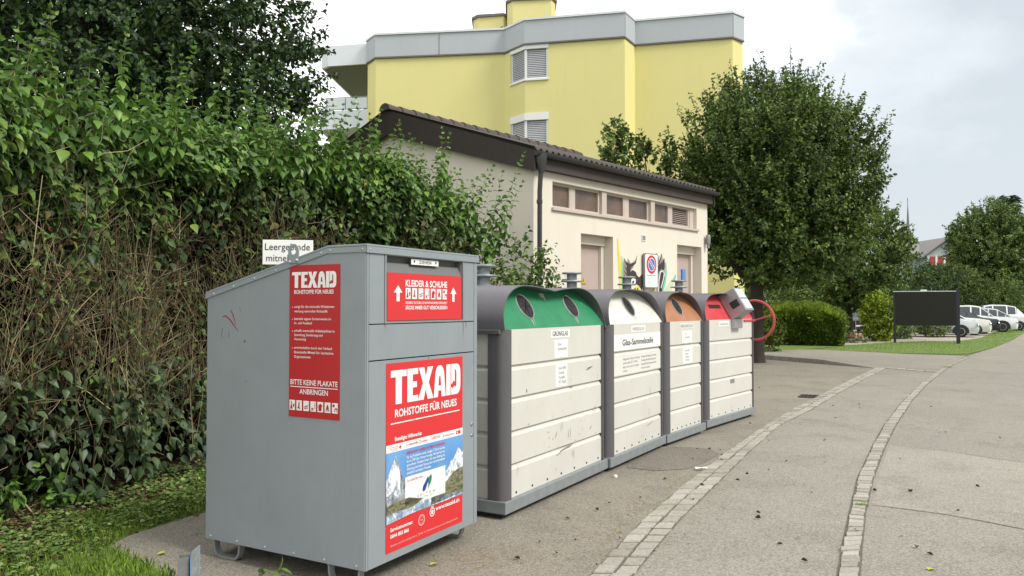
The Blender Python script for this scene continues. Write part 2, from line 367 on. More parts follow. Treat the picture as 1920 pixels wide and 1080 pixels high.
class MB:
    def __init__(s): s.v, s.f, s.m, s.slots, s.cur, s.p, s.hold = [], [], [], [], 0, [], 0
    def mat(s, name):
        if name not in s.slots: s.slots.append(name)
        s.cur = s.slots.index(name); return s
    def add(s, vs, fs):
        o = len(s.v); s.v += [tuple(v) for v in vs]
        k = s.p[-1] if s.hold and s.p else (s.p[-1] + 1 if s.p else 0)
        for f in fs: s.f.append(tuple(i + o for i in f)); s.m.append(s.cur); s.p.append(k)
        return s
    def split(s, name, mat=None, parent=None, **kw):
        """one object per piece added"""
        last = None
        for k in sorted(set(s.p)):
            q = MB(); q.slots = list(s.slots); idx = {}
            for f, mi, p in zip(s.f, s.m, s.p):
                if p != k: continue
                for i in f:
                    if i not in idx: idx[i] = len(q.v); q.v.append(s.v[i])
                q.f.append(tuple(idx[i] for i in f)); q.m.append(mi)
            last = q.build(name, mat, parent, **kw)
        return last
    def box(s, x0, x1, y0, y1, z0, z1):
        return s.add([(x0, y0, z0), (x1, y0, z0), (x1, y1, z0), (x0, y1, z0), (x0, y0, z1), (x1, y0, z1), (x1, y1, z1), (x0, y1, z1)],
                     [(0, 3, 2, 1), (4, 5, 6, 7), (0, 1, 5, 4), (1, 2, 6, 5), (2, 3, 7, 6), (3, 0, 4, 7)])
    def prism(s, poly, fn0, fn1):
        """poly in 2D, fn0 / fn1 map (u,v) to the two end faces"""
        n = len(poly); a = [fn0(*p) for p in poly]; b = [fn1(*p) for p in poly]
        s.add(a + b, [tuple(range(n))[::-1], tuple(range(n, 2 * n))] + [(i, (i + 1) % n, n + (i + 1) % n, n + i) for i in range(n)])
        return s
    def poly(s, pts): return s.add(pts, [tuple(range(len(pts)))])
    def tube(s, path, r, n=8, caps=True):
        path = [Vector(p) for p in path]; m = len(path); rs = r if hasattr(r, '__len__') else [r] * m
        o = []; up = None
        for i, p in enumerate(path):
            d = (path[min(i + 1, m - 1)] - path[max(i - 1, 0)]).normalized()
            if up is None: up = d.orthogonal().normalized()
            else:
                up = (up - d * up.dot(d)); up = up.normalized() if up.length > 1e-6 else d.orthogonal().normalized()
            w = d.cross(up)
            o += [p + (up * math.cos(2 * math.pi * k / n) + w * math.sin(2 * math.pi * k / n)) * rs[i] for k in range(n)]
        fs = [(i * n + k, i * n + (k + 1) % n, (i + 1) * n + (k + 1) % n, (i + 1) * n + k) for i in range(m - 1) for k in range(n)]
        if caps: fs += [tuple(range(n))[::-1], tuple(range((m - 1) * n, m * n))]
        return s.add(o, fs)
    def lathe(s, prof, n=20, fn=None):
        """prof: (r,z) list; fn maps (x,y,z)"""
        fn = fn or (lambda x, y, z: (x, y, z)); o = []
        for r, z in prof: o += [fn(r * math.cos(2 * math.pi * k / n), r * math.sin(2 * math.pi * k / n), z) for k in range(n)]
        m = len(prof)
        fs = [(i * n + k, i * n + (k + 1) % n, (i + 1) * n + (k + 1) % n, (i + 1) * n + k) for i in range(m - 1) for k in range(n)]
        if prof[0][0] > 1e-5: fs.append(tuple(range(n))[::-1])
        if prof[-1][0] > 1e-5: fs.append(tuple(range((m - 1) * n, m * n)))
        return s.add(o, fs)
    def text(s, txt, u, v, cap, width, fn, bold=0.0, align='L', space=1.0):
        vv, ff = text_geo(txt, cap, width, bold, space)
        if not len(vv): return s
        w = vv[:, 0].max(); du = {'L': 0, 'C': -w / 2, 'R': -w}[align]
        return s.add([fn(u + a + du, v + b) for a, b in vv], ff)
    def rect(s, u0, u1, v0, v1, fn): return s.poly([fn(u0, v0), fn(u1, v0), fn(u1, v1), fn(u0, v1)])
    def stroke(s, pts, w, fn):
        """flat painted line with varying width"""
        P2 = [Vector(p) for p in pts]; ws = w if hasattr(w, '__len__') else [w] * len(P2); L = []; Rr = []
        for i, p in enumerate(P2):
            d = (P2[min(i + 1, len(P2) - 1)] - P2[max(i - 1, 0)]).normalized(); n = Vector((-d.y, d.x)) * ws[i] / 2
            L.append(fn(*(p + n))); Rr.append(fn(*(p - n)))
        k = len(P2)
        return s.add(L + Rr, [(i, i + 1, k + i + 1, k + i) for i in range(k - 1)])
    def disc(s, u, v, ru, rv, fn, n=20, a0=0, a1=2 * math.pi):
        return s.poly([fn(u + ru * math.cos(a0 + (a1 - a0) * k / n), v + rv * math.sin(a0 + (a1 - a0) * k / n)) for k in range(n)])
    def ring(s, u, v, r0, r1, fn, n=24, sv=1.0):
        o = [fn(u + r * math.cos(2 * math.pi * k / n), v + sv * r * math.sin(2 * math.pi * k / n)) for r in (r0, r1) for k in range(n)]
        return s.add(o, [(k, (k + 1) % n, n + (k + 1) % n, n + k) for k in range(n)])
    def build(s, name, mat=None, parent=None, smooth=False, bevel=0.0, seg=2, angle=40):
        me = bpy.data.meshes.new(name); me.from_pydata(s.v, [], s.f)
        slots = list(s.slots)
        if mat and not slots: slots = [mat]
        for x in slots: me.materials.append(MATS[x])
        if s.slots: me.polygons.foreach_set('material_index', s.m)
        me.update()
        import bmesh
        bm = bmesh.new(); bm.from_mesh(me); bmesh.ops.recalc_face_normals(bm, faces=bm.faces); bm.to_mesh(me); bm.free()
        if smooth:
            me.polygons.foreach_set('use_smooth', [True] * len(me.polygons))
            me.set_sharp_from_angle(angle=R(angle))
        o = link(name, me, parent)
        if bevel:
            b = o.modifiers.new('bevel', 'BEVEL'); b.width = bevel; b.segments = seg; b.limit_method = 'ANGLE'; b.angle_limit = R(35)
        return o
def mesh_np(name, V, Fc, mat, parent=None, smooth=False):
    me = bpy.data.meshes.new(name); V = np.asarray(V, np.float32).reshape(-1, 3); Fc = np.asarray(Fc, np.int32)
    n, k = Fc.shape
    me.vertices.add(len(V)); me.vertices.foreach_set('co', V.ravel())
    me.loops.add(n * k); me.loops.foreach_set('vertex_index', Fc.ravel())
    me.polygons.add(n); me.polygons.foreach_set('loop_start', np.arange(0, n * k, k, dtype=np.int32))
    me.polygons.foreach_set('loop_total', np.full(n, k, np.int32))
    me.update(calc_edges=True); me.validate()
    if smooth: me.polygons.foreach_set('use_smooth', np.ones(n, bool))
    me.materials.append(MATS[mat]); return link(name, me, parent)

# ------------------------------------------------------------------ leaves
rs = np.random.RandomState(11)
OV = np.array([(0, 0, 0), (-.40, .16, .07), (-.49, .42, .07), (-.25, .74, -.02), (0, 1, -.20), (.25, .74, -.02), (.49, .42, .07), (.40, .16, .07), (0, .32, -.03), (0, .64, -.07)])
OF = np.array([(0, 8, 1), (1, 8, 2), (2, 8, 9), (2, 9, 3), (3, 9, 4), (4, 9, 5), (5, 9, 6), (6, 9, 8), (6, 8, 7), (7, 8, 0)])
QV = np.array([(0, 0, 0), (-.5, .45, .12), (0, 1, -.08), (.5, .45, .12)]); QF = np.array([(0, 2, 1), (0, 3, 2)])
def nrm(a): return a / np.maximum(np.linalg.norm(a, axis=-1, keepdims=True), 1e-9)
def leaves(name, p, ax, nr, L, W, mat, parent=None, simple=False):
    p, ax, nr = np.asarray(p), nrm(np.asarray(ax)), np.asarray(nr)
    side = nrm(np.cross(ax, nr)); n2 = np.cross(side, ax)
    T, Fc = (QV, QF) if simple else (OV, OF)
    L = np.asarray(L)[:, None, None]; W = np.asarray(W)[:, None, None]
    V = p[:, None, :] + side[:, None, :] * T[None, :, 0:1] * W + ax[:, None, :] * T[None, :, 1:2] * L + n2[:, None, :] * T[None, :, 2:3] * L
    k = len(T); Fa = (Fc[None] + (np.arange(len(p)) * k)[:, None, None]).reshape(-1, 3)
    return mesh_np(name, V.reshape(-1, 3), Fa, mat, parent)
def sticks(name, p0, p1, r, mat, parent=None, bow=0.0):
    """thin three-sided twigs, each an island, bent once in the middle"""
    p0, p1 = np.asarray(p0, float), np.asarray(p1, float); n = len(p0); r = np.broadcast_to(np.asarray(r, float), (n,))
    mid = (p0 + p1) / 2 + rs.normal(0, 1, (n, 3)) * (np.linalg.norm(p1 - p0, axis=1, keepdims=True) * bow)
    d = nrm(p1 - p0); a = nrm(np.cross(d, np.array([.37, .61, .23]))); b = np.cross(d, a); V = []
    for q, k in ((p0, 1.0), (mid, .85), (p1, .5)):
        for t in range(3):
            an = 2 * math.pi * t / 3; V.append(q + (a * math.cos(an) + b * math.sin(an)) * (r * k)[:, None])
    V = np.stack(V, 1); Q = []
    for s in (0, 3): Q += [(s + t, s + (t + 1) % 3, s + 3 + (t + 1) % 3, s + 3 + t) for t in range(3)]
    Fa = (np.array(Q)[None] + (np.arange(n) * 9)[:, None, None]).reshape(-1, 4)
    return mesh_np(name, V.reshape(-1, 3), Fa, mat, parent)
def lump(d, seed, k=5, freq=2.4):
    r = np.random.RandomState(seed); o = np.zeros(len(d))
    for _ in range(k):
        w = r.normal(0, freq, 3); o += np.sin(d @ w + r.uniform(0, 6.28))
    return o / k
def crown(c, rad, ns, nl, L, slen, up=.5, out=.7, jit=.5, seed=1, bump_=.25, inner=.55, flat=.0, droop=.35, zmin=None, sc=.12):
    r = np.random.RandomState(seed); c = np.array(c); rad = np.array(rad)
    d = nrm(r.normal(0, 1, (ns, 3))); lm = lump(d, seed)
    rr = (inner + (1 - inner) * r.uniform(0, 1, ns) ** .6) * (1 + bump_ * lm)
    keep = lump(d * rr[:, None] * 2.2, seed + 9, 6, 2.6) > -.34
    d, rr = d[keep], rr[keep]
    p = c + d * rr[:, None] * rad; n = len(p)
    sd = nrm(d * out + np.array([0, 0, up]) + r.normal(0, jit, (n, 3)) * .6)
    sl = slen * r.uniform(.5, 1.3, n)
    t = np.tile(np.linspace(.0, 1, nl), (n, 1)) + r.uniform(-.5 / nl, .5 / nl, (n, nl))
    q = p[:, None] + sd[:, None] * (t * sl[:, None])[..., None] + r.normal(0, sc * slen, (n, nl, 3)) * (1 - .75 * t[..., None])
    ax = nrm(sd[:, None] * .35 + r.normal(0, .65, (n, nl, 3)) + np.array([0, 0, -droop]))
    nr = nrm(r.normal(0, .55, (n, nl, 3)) + np.array([0, 0, .9]) + d[:, None] * .5)
    LL = L * r.uniform(.65, 1.25, (n, nl)) * (1 - .35 * t)
    q, ax, nr, LL = q.reshape(-1, 3), ax.reshape(-1, 3), nr.reshape(-1, 3), LL.ravel()
    if zmin is not None:
        k = q[:, 2] > zmin; q, ax, nr, LL = q[k], ax[k], nr[k], LL[k]
    return q, ax, nr, LL, p, p + sd * sl[:, None]
def tree(name, label, cat, base, c, rad, ns, nl, L, slen, mat, trunk_r, seed, group=None, nb=26, trunk_top=None, wf=.62, spikes=None, **kw):
    t = thing(name, label, cat, base, 0, group); b = np.array(base)
    q, ax, nr, LL, p0, p1 = crown(np.array(c) - b, rad, ns, nl, L, slen, seed=seed, **kw)
    if spikes:
        e_ = crown(np.array(c) - b, rad, spikes[0], 30, L * .85, spikes[1], seed=seed + 50, up=1.1, out=.45, jit=.35, bump_=.14, inner=.86, sc=.025)
        k_ = e_[0][:, 2] > c[2] - b[2] - .3 * rad[2]; k2_ = e_[4][:, 2] > c[2] - b[2] - .3 * rad[2]; sticks('twigs', e_[4][k2_], e_[5][k2_], .012, 'bark', t, .03); q, ax, nr, LL = (np.concatenate([u_, v_[k_]]) for u_, v_ in zip((q, ax, nr, LL), e_[:4]))
    leaves('crown', q, ax, nr, LL, LL * wf, mat, t, True)
    m = MB(); rr = random.Random(seed); cz = c[2] - b[2]; tt = trunk_top or cz - rad[2] * .45
    m.tube([(0, 0, -.05), (.01, 0, .25), (rr.uniform(-.08, .08), rr.uniform(-.08, .08), tt * .6), (rr.uniform(-.1, .1), 0, tt), ((c[0] - b[0]) * .7, (c[1] - b[1]) * .7, cz + rad[2] * .45)],
           [trunk_r * 1.35, trunk_r * 1.08, trunk_r * .95, trunk_r * .8, trunk_r * .15], 10)
    m.build('trunk', 'bark', t, True)
    l = MB()
    for k in range(nb):
        e = p0[rr.randrange(len(p0))]; s = Vector((0, 0, tt * rr.uniform(.75, 1.0) + rr.uniform(0, rad[2] * .5))); e = Vector(e)
        mid = s.lerp(e, .5) + Vector((0, 0, rr.uniform(-.1, .25) * rad[2] * .4))
        l.tube([s, mid, e], [trunk_r * .32, trunk_r * .18, trunk_r * .04], 5)
    l.build('branches', 'bark', t, True)
    return t

# ================================================================== GROUND
def sheet(name, pts, z, mat, label=None):
    m = MB(); m.poly([(p[0], p[1], z) for p in pts]); o = m.build(name, mat); o['kind'] = 'structure'; return o
g = MB(); g.poly([(-700, -300, 0), (700, -300, 0), (700, 1200, 0), (-700, 1200, 0)]); o = g.build('ground', 'far_ground'); o['kind'] = 'structure'
gut1R = [(1120, 1130), (1190, 1080), (1239, 1020), (1280, 972), (1333, 921), (1402, 852), (1460, 800), (1524, 768), (1573, 738), (1620, 712), (1663, 690)]
gut1L = [(1040, 1130), (1108, 1080), (1164, 1020), (1211, 972), (1270, 921), (1358, 852), (1433, 800), (1489, 766.5), (1548, 736.5), (1599, 711), (1641, 690.5)]
gut2L = [(1560, 1130), (1569, 1080), (1577, 1031), (1592, 962), (1606, 900.7), (1634, 839.6), (1655, 801), (1691, 754), (1724, 721.5), (1769, 689), (1810, 670.5), (1856, 655)]
gut2R = [(1611, 1130), (1614, 1080), (1618, 1027), (1624, 966), (1638.5, 900.7), (1661, 839.6), (1680, 801), (1710, 754), (1739, 721.5), (1779, 689.5), (1817, 670.5), (1860, 655)]
g1L, g1R, g2L, g2R = ([G(*p) for p in q] for q in (gut1L, gut1R, gut2L, gut2R))
# asphalt: yard with the containers, the footway between the two gutters and the lane to the right
road_edge = [G(1895, 640), G(1925, 622), G(1960, 608), G(2010, 598)]
yard = [(-2.2, 1.0), G(330, 1084), G(299, 1069), G(246, 1046), G(204, 1026), G(240, 1006), G(299, 987), G(345, 972), G(389, 961), (-1.9, 7.4), (-.6, 9.6), (.3, 12.2), (5.2, 18.0), (6.8, 24.2), (9.6, 24.2), G(1640, 690)] + [p for p in g1L[::-1]][1:] + [(.2, 1.0)]
sheet('yard', yard, .004, 'asphalt_yard')
foot = [(.2, 1.0)] + g1L + g2L[9::-1] + [(2.0, 1.0)]
sheet('pavement', foot, .006, 'asphalt')
lane = [(2.0, 1.0)] + g2L + road_edge + [(80, 96), (90, 96), (24, 9), (9, 1.0)]
sheet('road', lane, .008, 'asphalt_lane')
sheet('cross_path', [G(1419, 668, 0), G(1640, 690), G(1663, 691), G(1765, 693), G(1812, 668), G(1700, 664), G(1532, 656), G(1420, 655)], .0105, 'asphalt')
shade_outline = [G(*p) for p in ((1180, 862), (1230, 846), (1262, 838), (1330, 842), (1350, 852), (1322, 868), (1285, 881), (1225, 884), (1175, 878))]
sheet('shade_patch', [tuple(p) for p in shade_outline], .0075, 'asphalt_shade_seam')  # shade on the asphalt, painted as a darker sheet
sheet('road_patch', [tuple(G(*p)) for p in ((1668, 836), (1790, 850), (1925, 869), (2100, 897), (2200, 1050), (1925, 996), (1780, 968), (1634, 949), (1648, 890))], .0095, 'asphalt_patch')
m = MB()
for pts in (((1668, 836), (1730, 843), (1790, 850), (1860, 861), (1925, 869), (2020, 884)), ((1634, 949), (1700, 957), (1780, 968), (1850, 981), (1925, 996), (2030, 1016))):
    w_ = [(.004, .011, .006, .013, .008, .010)[i] for i in range(6)]
    m.stroke([tuple(G(*p))[:2] for p in pts], w_, lambda u, v: (u, v, .0125))
m.build('road_seam', 'asphalt_shade_seam')['kind'] = 'structure'
def cobbles(name, A, B, rows, step, lift, fit=1.0, seed=3):
    r = random.Random(seed); m = MB(); base = MB(); n = len(A)
    base.mat('joint')
    for i in range(n - 1): base.add([(p.x, p.y, .0115) for p in (A[i], A[i + 1], B[i + 1], B[i])], [(0, 3, 2, 1)])
    base.build(name + '_bed', None)['kind'] = 'structure'
    for rw in range(rows):
        off = r.uniform(0, step); carry = -off
        for i in range(n - 1):
            a0, a1 = A[i].lerp(B[i], rw / rows), A[i + 1].lerp(B[i + 1], rw / rows)
            b0, b1 = A[i].lerp(B[i], (rw + 1) / rows), A[i + 1].lerp(B[i + 1], (rw + 1) / rows)
            Ls = ((a1 + b1) - (a0 + b0)).length / 2; t = 0.0; k = max(1, round(Ls / step))
            for q in range(k):
                t0, t1 = q / k, (q + 1) / k; gp = .010 / Ls; jw = .045
                t0 += gp * r.uniform(.5, 1.4); t1 -= gp * r.uniform(.5, 1.4)
                u0, u1 = jw * r.uniform(.5, 1.6) / rows * 2, 1 - jw * r.uniform(.5, 1.6) / rows * 2
                c = [a0.lerp(a1, t0).lerp(b0.lerp(b1, t0), u0), a0.lerp(a1, t1).lerp(b0.lerp(b1, t1), u0), a0.lerp(a1, t1).lerp(b0.lerp(b1, t1), u1), a0.lerp(a1, t0).lerp(b0.lerp(b1, t0), u1)]
                c = [p + Vector((r.uniform(-.006, .006), r.uniform(-.006, .006), 0)) for p in c]
                cen = sum(c, Vector()) / 4; h = lift + r.uniform(-.004, .004)
                top = [cen.lerp(p, .93) + Vector((0, 0, h)) for p in c]; low = [p + Vector((0, 0, .005)) for p in c]
                m.add(low + top, [(4, 5, 6, 7), (0, 1, 5, 4), (1, 2, 6, 5), (2, 3, 7, 6), (3, 0, 4, 7)])
    o = m.build(name, 'stone'); o['kind'] = 'structure'
cobbles('gutter_paving', g1L, g1R, 2, .19, .018)
cobbles('edge_paving', g2L, g2R, 1, .12, .022, seed=8)
cobbles('cross_paving', [G(1663, 689.5), G(1700, 692.5), G(1735, 695), G(1766, 697)], [G(1660, 691.5), G(1698, 694.6), G(1733, 697), G(1763, 699)], 1, .3, .018, seed=9)
# raised kerb in front of the planting
k0, k1 = G(1412, 672), G(1645, 691.5); m = MB(); pts = [k0.lerp(k1, t / 12) for t in range(13)]
dirk = (k1 - k0).normalized(); nk = Vector((-dirk.y, dirk.x, 0))
for i in range(12):
    a, b = pts[i] + dirk * .006, pts[i + 1] - dirk * .006; h = .13 * (1 if i < 8 else 1 - (i - 7) / 5.5); h2 = .13 * (1 if i < 7 else 1 - (i - 6) / 5.5)
    m.add([a, b, b + nk * .18, a + nk * .18] + [q + Vector((0, 0, hh)) for q, hh in ((a, h), (b, h2), (b + nk * .18, h2), (a + nk * .18, h))],
          [(4, 5, 6, 7), (0, 1, 5, 4), (1, 2, 6, 5), (2, 3, 7, 6), (3, 0, 4, 7)])
m.build('kerb', 'kerb_stone', None, False, .012)['kind'] = 'structure'
# lawn on the left, its soil under the hedge, the far lawns and the parking court
leftlawn = [(-9, 1.0), (-2.2, 1.0), G(330, 1084), G(299, 1069), G(246, 1046), G(204, 1026), G(240, 1006), G(299, 987), G(345, 972), G(389, 961), (-1.9, 7.4), (-.6, 9.6), (.3, 12.2), (-1.5, 14), (-9, 14)]
sheet('lawn', leftlawn, .003, 'lawn_base')
sheet('hedge_soil', [(-4.8, 3), (-3.72, 5.2), (-3.2, 6.8), (-2.75, 8.2), (-1.7, 9.9), (-.3, 11.6), (-.6, 13.2), (-6, 13), (-6, 3)], .006, 'soil')
farlawn = [G(1532, 656), G(1640, 661), G(1700, 663.5), G(1785, 664.5), G(1815, 664), G(1850, 656), G(1895, 640), G(1925, 622), G(1960, 608), G(1890, 612), G(1840, 634), G(1797, 640), G(1730, 640), G(1640, 644), G(1580, 649)]
sheet('far_lawn', farlawn, .014, 'lawn_base')
sheet('far_lawn_strip', [G(1450, 658), G(1520, 655), G(1575, 650), G(1560, 647), G(1450, 648)], .014, 'lawn_base')
sheet('parking_court', [G(1480, 650), G(1580, 649), G(1640, 644), G(1730, 640), G(1797, 640), G(1840, 634), G(1890, 612), (60, 75), (30, 75), (10, 45), (8, 32)], .010, 'paving')
# drain grate
dg0 = G(1526, 744.5)
t = thing('drain_grate', 'dark slotted iron drain grate set in the asphalt beside the gutter paving', 'drain', (dg0.x, dg0.y, .0), R(62))
m = MB(); m.box(-.24, .24, -.24, -.2, .006, .016).box(-.24, .24, .2, .24, .006, .016).box(-.24, -.2, -.2, .2, .006, .016).box(.2, .24, -.2, .2, .006, .016); m.build('frame', 'iron', t)
m = MB()
for k in range(6): m.box(-.2, .2, -.185 + k * .068, -.155 + k * .068, .0065, .014)
m.build('bars', 'iron', t)
m = MB(); m.poly([(-.199, -.199, .0115 - .004), (.199, -.199, .0075), (.199, .199, .0075), (-.199, .199, .0075)]); m.build('pit', 'gap_black', t)

# ================================================================== CLOTHES BANK
D1 = math.atan2(.8708, .4917)
cb = thing('clothes_bank', 'large grey steel clothes donation bank with red posters and a pull flap', 'donation bin', (-.822, 4.41, 0), D1)
W, D, ZB, ZT, ZS, YS = 1.18, 1.31, .12, 1.955, 1.69, .285
prof = [(0, ZB), (D, ZB), (D, ZS), (YS, ZT - .012), (0, ZT - .012)]
m = MB()
m.prism(prof, lambda y, z: (.0, y, z), lambda y, z: (.006, y, z)); m.prism(prof, lambda y, z: (W - .006, y, z), lambda y, z: (W, y, z))
m.box(.006, W - .006, D - .006, D, ZB, ZS - .01).box(.006, W - .006, .03, D - .006, ZB, ZB + .006)
m.build('side_panels', 'grey_steel', cb, False, .003)
m = MB(); rf = [(-.012, ZT - .012), (-.012, ZT), (YS, ZT), (D + .012, ZS + .004), (D + .012, ZS - .026), (D + .0005, ZS - .026), (D + .0005, ZS - .006), (YS, ZT - .012)]
m.prism(rf, lambda y, z: (-.006, y, z), lambda y, z: (W + .006, y, z)); rfo = m.build('roof', 'grey_front', cb, False, .002)
# lips folded down over both sides and the front
m = MB()
for x0, x1 in ((-.007, -.0015), (W + .0015, W + .007)):
    m.prism([(-.012, ZT - .014), (YS, ZT - .014), (D + .012, ZS - .010), (D + .012, ZS - .040), (YS, ZT - .046), (-.012, ZT - .046)], lambda y, z: (x0, y, z), lambda y, z: (x1, y, z))
m.box(-.007, W + .007, -.013, -.0075, ZT - .05, ZT - .013)
m.split('roof_lip', 'grey_front', cb)
m = MB()
def rivet(mb, p, n, r=.008, h=.004):
    n = Vector(n).normalized(); a = n.orthogonal().normalized(); b = n.cross(a); p = Vector(p)
    mb.lathe([(r, 0), (r * .9, h * .6), (r * .4, h), (0.0001, h)], 8, lambda x, y, z: p + a * x + b * y + n * z)
for k in range(6): y = .06 + k * .24; rivet(m, (-.0005, y, ZB + .022), (-1, 0, 0), .0085, .006)
for y in (.02, .26): rivet(m, (-.007, y, ZT - .03), (-1, 0, 0), .006)
for k in range(6):
    f = (k + .25) / 5.6; rivet(m, (-.007, YS + (D - YS) * f, ZT - .03 + (ZS - ZT + .005) * f), (-1, 0, 0), .007)
for x in (.02, W - .02): rivet(m, (x, -.013, ZT - .03), (0, -1, 0), .006)
m.split('rivet', 'bolt', cb, smooth=True)
# front: corner posts, seams, doors
m = MB(); m.box(.0065, .022, -.004, .03, ZB, ZT - .05).box(W - .045, W - .0065, -.004, .03, ZB, ZT - .05); m.split('corner_post', 'grey_front', cb, bevel=.002)
m = MB()
m.box(.026, .160, -.003, .02, 1.502, ZT - .05).box(1.008, W - .048, -.003, .02, 1.502, ZT - .05)
m.split('flap_surround', 'grey_front', cb, bevel=.002)
m = MB(); m.box(.026, W - .048, -.003, .02, 1.294, 1.496); m.build('middle_panel', 'grey_front', cb, False, .002)
door = MB(); door.box(.026, W - .048, -.003, .02, ZB, 1.287); door = door.build('service_door', 'grey_front', cb, False, .002)
m = MB(); m.box(.007, W - .007, .0205, .028, ZB + .007, 1.5); m.build('front_backing', 'gap_black', cb)
m = MB()
for z, r in ((.80, .013), (.725, .009)):
    m.lathe([(r, 0), (r, .006), (r * .7, .009), (.0001, .009)], 12, lambda x, y, zz, z=z: (W - .078 + x, -.0035 - zz, z + y))
m.split('lock', 'bolt', door, smooth=True)
m = MB(); m.box(W - .081, W - .075, -.0135, -.0125, .795, .806).box(W - .081, W - .075, -.0135, -.0125, .716, .735); m.split('keyhole', 'gap_black', door)
# flap in its frame
m = MB(); m.box(.162, .178, -.006, .05, 1.502, 1.918).box(.99, 1.006, -.006, .05, 1.502, 1.918).box(.178, .99, -.006, .05, 1.900, 1.918).box(.178, .99, -.006, .05, 1.502, 1.514)
m.build('flap_frame', 'galvanised', cb)
m = MB(); m.box(.1785, .9895, .068, .075, 1.50, 1.91); m.box(.1785, .186, .012, .068, 1.515, 1.9).box(.982, .9895, .012, .068, 1.515, 1.9); m.build('flap_recess', 'flap_grey', cb)
flap = MB(); FO = lambda u, v: (u, .012 + max(0, v - 1.8) * .55, v)
flap.prism([(.187, 1.516), (.981, 1.516), (.981, 1.803), (.187, 1.803)], lambda u, v: (u, .002, v), lambda u, v: (u, .010, v))
flap.prism([(.187, 1.803), (.981, 1.803), (.981, 1.862), (.187, 1.862)], lambda u, v: (u, .002 + (v - 1.803) * .5, v), lambda u, v: (u, .010 + (v - 1.803) * .5, v))
flap = flap.build('flap', 'flap_grey', cb)
m = MB(); m.prism([(.187, 1.864), (.981, 1.864), (.981, 1.899), (.187, 1.899)], lambda u, v: (u, .050, v), lambda u, v: (u, .06, v)); m.build('flap_back', 'flap_grey', cb)
fr = lambda e: (lambda u, v: (u, -e, v))
m = MB(); m.box(.43, .72, .006, .008, 1.858, 1.893); pull = m.build('pull_label', 'sticker_white', cb)
m = MB(); f = lambda u, v: (u, .0048, v); m.text('ZIEHEN', .575, 1.866, .020, .13, f, .01, 'C', 1.15)
for u in (.462, .69): m.poly([f(u - .006, 1.885), f(u + .006, 1.885), f(u + .007, 1.876), f(u, 1.868), f(u - .007, 1.876)])
m.split('lettering', 'print_black', pull)
# red flap sticker
m = MB(); m.box(.188, .980, -.0015, .0015, 1.518, 1.801); st = m.build('flap_poster', 'print_red', flap)
def arrow(mb, u, v, w, h, f):
    mb.poly([f(u - w * .18, v), f(u + w * .18, v), f(u + w * .18, v + h * .55), f(u + w * .5, v + h * .55), f(u, v + h), f(u - w * .5, v + h * .55), f(u - w * .18, v + h * .55)])
def picto(mw, mr, u0, v0, s, gap, fw, frd):
    for k in range(7):
        u = u0 + k * (s + gap); mw.rect(u, u + s, v0, v0 + s * 1.35, fw); mr.hold = 0; c = u + s / 2; h = s * 1.35
        pt = lambda x, y: frd(u + s * x, v0 + h * y)
        if k == 0: mr.poly([pt(.28, .88), pt(.42, .88), pt(.40, .6), pt(.58, .12), pt(.14, .12), pt(.30, .6)]); mr.hold = 1; mr.poly([pt(.62, .62), pt(.92, .62), pt(.84, .3), pt(.7, .3)])
        if k == 1: mr.poly([pt(.42, .85), pt(.6, .85), pt(.55, .45), pt(.68, .2), pt(.5, .12), pt(.36, .42)]); mr.hold = 1; mr.disc(u + s * .34, v0 + h * .28, s * .14, h * .08, frd, 10)
        if k == 2: mr.poly([pt(.14, .42), pt(.5, .52), pt(.86, .6), pt(.86, .5), pt(.16, .34)]); mr.hold = 1; mr.poly([pt(.2, .28), pt(.82, .38), pt(.86, .28), pt(.2, .2)])
        if k == 3: mr.poly([pt(.16, .36), pt(.58, .36), pt(.5, .2), pt(.24, .2)]); mr.hold = 1; mr.rect(u + s * .12, u + s * .6, v0 + h * .1, v0 + h * .15, frd); mr.rect(u + s * .78, u + s * .86, v0 + h * .25, v0 + h * .85, frd)
        if k == 4: mr.poly([pt(.2, .12), pt(.72, .12), pt(.72, .55), pt(.9, .5), pt(.8, .72), pt(.55, .85), pt(.38, .78), pt(.16, .62), pt(.2, .55)])
        if k == 5: mr.poly([pt(.2, .14), pt(.32, .14), pt(.4, .4), pt(.5, .14), pt(.6, .4), pt(.68, .14), pt(.8, .14), pt(.66, .62), pt(.5, .84), pt(.34, .62)])
        if k == 6: mr.disc(u + s * .3, v0 + h * .74, s * .2, h * .15, frd, 10); mr.hold = 1; mr.poly([pt(.4, .12), pt(.52, .12), pt(.56, .38), pt(.84, .38), pt(.84, .12), pt(.94, .12), pt(.94, .52), pt(.5, .5)])
m = MB(); mr = MB(); f1, f2 = fr(.0028), fr(.0042)
m.text('KLEIDER & SCHUHE', .585, 1.722, .040, .445, f1, .024, 'C')
m.text('SAUBERE TEXTILIEN, SCHUHE PAARWEISE GEBÜNDELT', .585, 1.617, .0145, .445, f1, .01, 'C')
m.text('SÄCKE IMMER GUT VERSCHLIESSEN', .585, 1.583, .0225, .445, f1, .02, 'C')
arrow(m, .29, 1.632, .082, .095, f1); arrow(m, .88, 1.632, .072, .095, f1)
picto(m, mr, .3635, 1.647, .0490, .0163, f1, f2)
m.split('lettering', 'print_white', st); mr.split('pictogram', 'print_darkred', st)
